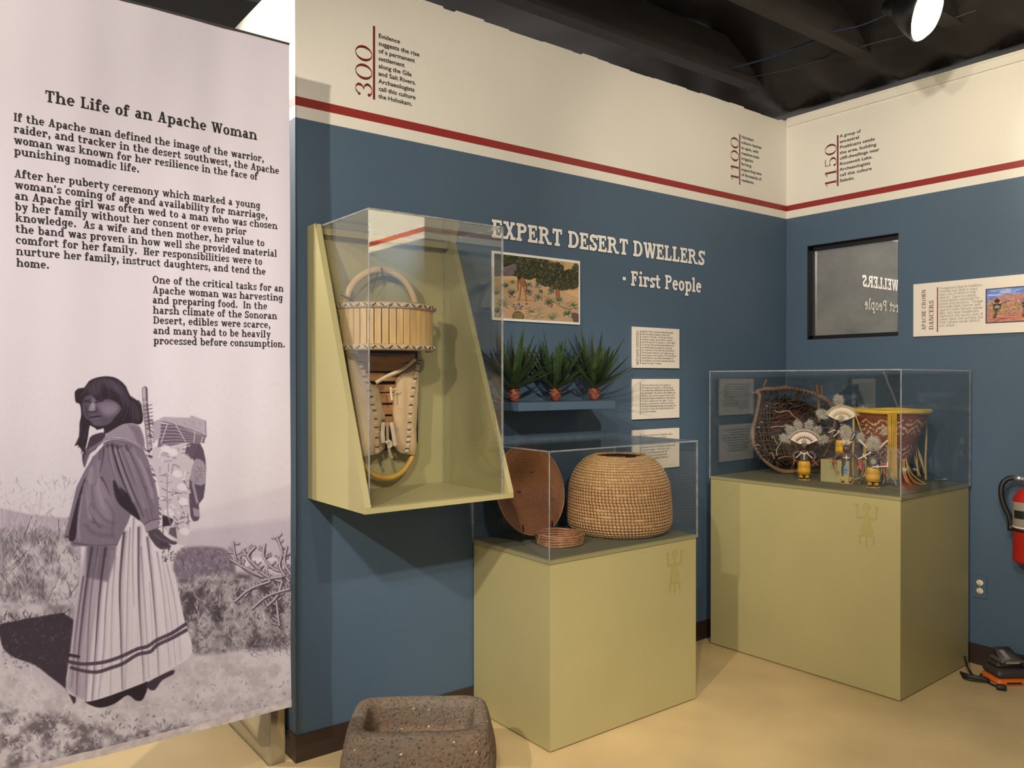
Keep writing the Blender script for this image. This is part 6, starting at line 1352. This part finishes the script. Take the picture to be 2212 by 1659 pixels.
# ---------------------------------------------------------------- stone trough on the floor
M_STONE = attr_mat('worn_stone', .92, .8, 70, .08)
def trough():
    HT = .30; pts = [bp('z', HT, *q) for q in ((788, 1512), (1044, 1507), (1050, 1590), (748, 1572))]
    c = sum(pts, Vector())/4; ang = math.atan2(pts[1].y-pts[0].y, pts[1].x-pts[0].x); Lx = ((pts[1]-pts[0]).length+(pts[2]-pts[3]).length)/4+.01; Ly = .185
    rows = [(1.0, 1.0, 0, .3), (1.08, 1.05, .015, .3), (1.115, 1.08, .05, .3), (1.12, 1.09, .12, .28), (1.09, 1.07, .19, .26), (1.05, 1.05, .24, .24), (1.01, 1.02, .275, .22), (.985, .985, .293, .22), (.95, .945, HT, .2), (.90, .86, HT+.001, .18), (.84, .76, HT-.002, .2), (.80, .70, HT-.008, .22), (.775, .665, HT-.025, .25), (.755, .64, HT-.06, .3), (.735, .62, HT-.095, .3), (.68, .57, HT-.112, .35), (.5, .4, HT-.118, .5), (.25, .2, HT-.12, 1), (.002, .002, HT-.12, 1)]
    fine = []
    for a, b in zip(rows, rows[1:]):
        for k in range(9): fine.append([u+(v-u)*k/9 for u, v in zip(a, b)])
    fine.append(rows[-1]); N = 400; P = np.zeros((len(fine), N, 3)); cols = np.zeros((len(fine), N, 3)); rs = np.random.RandomState(12)
    for i, (sx, sy, z, cr_) in enumerate(fine):
        e = 2+3.4/(cr_*3+.2); th = np.linspace(0, 2*PI, 4001); c_, s_ = np.cos(th), np.sin(th)
        qx = np.sign(c_)*np.abs(c_)**(2/e)*Lx*sx; qy = np.sign(s_)*np.abs(s_)**(2/e)*Ly*sy; al = np.concatenate([[0], np.cumsum(np.hypot(np.diff(qx), np.diff(qy)))]); u_ = np.linspace(0, al[-1], N, endpoint=False)
        P[i, :, 0] = np.interp(u_, al, qx); P[i, :, 1] = np.interp(u_, al, qy); P[i, :, 2] = z
    lump = sum(rs.uniform(.4, 1)/f*np.sin(P@(rs.normal(size=3)*f*9)+rs.uniform(0, 6)) for f in (1, 1, 2, 2, 3, 4, 6, 8))
    def cell(s): q = np.floor(P/s+.3*np.sin(P*190)).astype(np.int64); return ((q[..., 0]*73856093 ^ q[..., 1]*19349663 ^ q[..., 2]*83492791) % 9973)/9973
    pit = cell(.0045); grain = .5*cell(.0035)+.5*cell(.009)
    nrm = P/np.maximum(np.linalg.norm(P*np.array([1, 1, .0]), axis=2, keepdims=True), .02)*np.array([1, 1, 0]); side = (np.arange(len(fine)) < 76)[:, None]
    d_ = .0035*lump-.0025*(pit > .93)*1.0+.0016*(grain-.5)
    P = P+nrm*(d_*side)[..., None]; P[..., 2] += np.where(side, 0, .002*lump+.0012*(grain-.5)-.0015*(pit > .95)); P[0, :, 2] = 0
    P[..., 2] = np.maximum(P[..., 2], 0)
    base = np.array(lin(110, 100, 88)); red = np.array(lin(118, 94, 73)); dark = np.array(lin(72, 60, 52)); wht = np.array(lin(226, 218, 206))
    warm = np.clip(.55+lump*.35-(P[..., 2]-.12)*3.2, 0, 1)[..., None]; cols = base*(1-warm*.75)+red*warm*.75; cols = cols*(.8+.4*grain[..., None])
    cols = np.where((pit > .93)[..., None], dark, cols); cols = np.where((pit < .0015)[..., None], wht, cols)
    M = np.array(Matrix.Translation((c.x, c.y, 0)) @ Matrix.Rotation(ang, 4, 'Z')); P = P@M[:3, :3].T+M[:3, 3]
    tag(grid_obj('stone_trough', P, cols, M_STONE, None, True, True), 'rough grey-brown stone trough with a carved hollow on the floor', 'stone trough')
trough()

# ---------------------------------------------------------------- right wall fittings and floor clutter
M_EXR = mat('extinguisher_red', lin(176, 34, 26), .28); M_RUB = mat('black_rubber', lin(26, 25, 26), .45); M_STEEL = mat('brushed_steel', lin(200, 196, 190), .3, metal=.9); M_LABEL = mat('silver_label', lin(150, 140, 128), .35)
ex = thing('fire_extinguisher', 'red fire extinguisher with a black hose hung on the blue wall', 'fire extinguisher', (-.095, -1.47, .62)); E0 = (-.095, -1.47, 0)
m = MB(); m.lathe([(.05, .612), (.07, .618), (.0765, .634), (.0765, .77), (.0775, .772), (.0765, .775), (.0765, .925), (.07, .955), (.05, .982), (.03, .995), (.026, 1.01)], E0, 40); m.build('cylinder', M_EXR, ex, True)
m = MB(); m.lathe([(.0772, .80), (.0778, .802), (.0778, .925), (.0772, .927)], E0, 40, cap=False); lb = m.build('label', M_LABEL, ex, True)
m = MB()
for k in range(5): a = math.radians(150+k*16); m.box((-.012, -.001, -.02), (.012, .001, .02), Matrix.Translation((E0[0]+.0785*math.cos(a), E0[1]+.0785*math.sin(a), .865)) @ Matrix.Rotation(a+PI/2, 4, 'Z'))
m.build('label_print', M_RUB, lb)
m = MB(); m.lathe([(.0776, .776), (.079, .778), (.079, .79), (.0776, .792)], E0, 40, cap=False); m.build('strap_band', M_RUB, ex, True)
m = MB(); m.lathe([(.0778, .795), (.0786, .7955), (.0786, .8015), (.0778, .802)], E0, 40, cap=False); m.build('label_stripe', M_WHITE, ex, True)
m = MB(); m.lathe([(.028, 1.005), (.031, 1.012), (.031, 1.045), (.022, 1.055)], E0, 24); m.tube([(-.095, -1.44, 1.04), (-.1, -1.395, 1.04)], .014, 12); m.build('valve', M_STEEL, ex, True)
m = MB(); m.tube([(-.095, -1.47, 1.055), (-.1, -1.50, 1.085), (-.1, -1.58, 1.10)], .011, 8); m.tube([(-.095, -1.47, 1.06), (-.1, -1.50, 1.06), (-.1, -1.57, 1.055)], .009, 8); m.build('handle', M_RUB, ex, True)
m = MB(); m.tube(smooth_path([(-.1, -1.40, 1.04), (-.105, -1.372, 1.035), (-.115, -1.348, 1.005), (-.12, -1.345, .955), (-.118, -1.356, .90), (-.112, -1.378, .845), (-.11, -1.387, .80)], 5), .0135, 10); m.tube([(-.11, -1.387, .80), (-.11, -1.388, .77)], .017, 10); m.build('hose', M_RUB, ex, True)
m = MB(); m.box((-.018, -1.50, .68), (-.0005, -1.44, .98)); m.build('wall_bracket', M_RUB, ex)

ol = thing('wall_outlet', 'blue-painted outlet plate with two cream sockets low on the blue wall', 'outlet', (0, -1.197, .42))
m = MB(); m.box((-.006, -1.231, .364), (-.0005, -1.164, .482)); m.build('plate', M_BLUE, ol); M_CRS = mat('cream_plastic', lin(226, 214, 182), .4)
for z in (.4465, .4025):
    Mr = Matrix.Translation((-.0065, -1.197, z)) @ Matrix.Rotation(-PI/2, 4, 'Y')
    m = MB(); m.lathe([(.0175, -.002), (.0178, .0015), (.0165, .0025)], n=24, M=Mr @ Matrix.Diagonal((.86, 1, 1, 1))); so = m.build('socket', M_CRS, ol, True)
    m = MB()
    for yy in (-.0065, .0065): m.box((-.0096, -1.197+yy-.001, z+.001), (-.0086, -1.197+yy+.001, z+.008))
    m.ball((-.0088, -1.197, z-.007), (.0008, .0026, .0026), 8, 6); m.build('socket_slots', M_RUB, so)
m = MB(); m.ball((-.0065, -1.197, .4245), (.0014, .003, .003), 8, 6); m.build('screw', M_STEEL, ol)

ch = thing('battery_charger', 'dark tool battery on an orange-based charger on the floor below the outlet', 'charger', (-.14, -1.375, 0))
Mc = Matrix.Translation((-.135, -1.385, 0)) @ Matrix.Rotation(-.62, 4, 'Z'); M_ORA = mat('orange_plastic', lin(224, 110, 40), .4); M_CHG = mat('charcoal_plastic', lin(58, 52, 50), .45)
m = MB(); m.rbox((-.10, -.075, 0), (.10, .075, .032), .02, Mc); m.build('orange_base', M_ORA, ch, True)
m = MB(); m.rbox((-.098, -.072, .0325), (.098, .072, .075), .024, Mc); m.rbox((-.075, -.03, .075), (.085, .068, .10), .015, Mc); m.build('charger_body', M_CHG, ch, True)
m = MB(); m.rbox((-.062, -.045, .10), (.062, .062, .118), .012, Mc); m.prism([Mc @ Vector(p) for p in ((-.05, -.035, .119), (.05, -.035, .119), (.04, .055, .158), (-.04, .055, .158))], (0, 0, -.03)); bt = m.build('battery', mat('battery_grey', lin(84, 78, 76), .4), ch, True)
m = MB(); m.prism([Mc @ Vector(p) for p in ((-.03, -.03, .1225), (-.006, -.03, .1225), (-.004, .03, .1485), (-.03, .03, .1485))], (0, 0, .001)); m.build('battery_label', M_LABEL, bt)
m = MB(); m.box((-.055, -.0765, .012), (.02, -.075, .02), Mc); m.build('base_slot', M_RUB, ch); m = MB(); m.rbox((-.04, -.0475, .103), (.03, -.045, .113), .001, Mc); m.build('front_latch', M_LABEL, ch)
zf = lambda z, *p: [bp('z', z, p[i], p[i+1]) for i in range(0, len(p), 2)]
cd_ = thing('power_cord', 'black power cord bundled in a flat hank on the floor beside the charger', 'cord', zf(0, 2100, 1462)[0])
m = MB()
for k in range(5): m.tube(smooth_path(zf(.006+.006*(k % 3), 2074+k*1.5, 1452+k*2.6, 2090, 1457+k*2.4, 2110, 1461+k*2.2, 2134+k, 1466+k*1.6), 4), .0055, 7)
m.tube(smooth_path([bp('y', -1.15, 2083, 1416), bp('z', .04, 2090, 1440), bp('z', .006, 2098, 1455), bp('z', .006, 2108, 1461)], 5), .0055, 7)
m.tube(smooth_path(zf(.008, 2118, 1458, 2130, 1448, 2140, 1446), 4), .005, 7); m.tube(smooth_path(zf(.006, 2128, 1470, 2142, 1478, 2155, 1484, 2160, 1488), 5), .005, 7)
m.build('cable', M_RUB, cd_, True)
m = MB(); m.rbox((-.012, -.022, 0), (.012, .022, .026), .006, Matrix.Translation(zf(0, 2163, 1491)[0]) @ Matrix.Rotation(.5, 4, 'Z'))
m.build('plug', M_RUB, cd_, True)

# ---------------------------------------------------------------- acrylic sheet and paper behind the banner
sh_ = thing('acrylic_sheet', 'clear acrylic sheet standing on the floor behind the banner bottom', 'acrylic sheet', (-3.475, .3, 0))
m = MB(); m.box((-3.479, .035, 0), (-3.471, .64, .9)); m.m = [1, 1, 1, 0, 1, 0]; m.build('sheet', [M_ACR, M_ACRE], sh_)
m = MB(); m.box((-3.4705, .036, 0), (-3.412, .042, .9)); m.m = [1, 1, 0, 1, 0, 1]; m.build('return_edge', [glass_mat('hazy_acrylic', .25, (.7, .7, .68), 2, .15), M_ACRE], sh_)
def paper(label, x, y0, y1, z0, z1, curl, col):
    nz_, ny_ = 26, 10; P = np.zeros((nz_, ny_, 3)); zs = np.linspace(z0, z1, nz_); k = np.clip((z0+.25-zs)/.25, 0, 1)**2
    P[..., 1] = np.linspace(y0, y1, ny_)[None]; P[..., 2] = zs[:, None]+.0; P[..., 0] = (x-curl*k)[:, None]+.004*np.sin(np.linspace(0, 3, ny_))[None]
    P[..., 2] += np.where(np.arange(nz_) < 4, .03, 0)[:, None]*np.linspace(0, 1, ny_)[None]
    o = grid_obj('paper_sheet', P, None, mat('cream_paper', lin(*col), .7, .04, 6), None); md = o.modifiers.new('thick', 'SOLIDIFY'); md.thickness = .0012
    tag(o, label, 'paper')
paper('cream paper sheet seen through the acrylic sheet under the banner', -3.43, .235, .72, .035, .75, .025, (224, 212, 180))
paper('yellowish paper strip between the acrylic sheet and the blue wall end', -3.392, .09, .155, .06, .75, .006, (206, 176, 112))
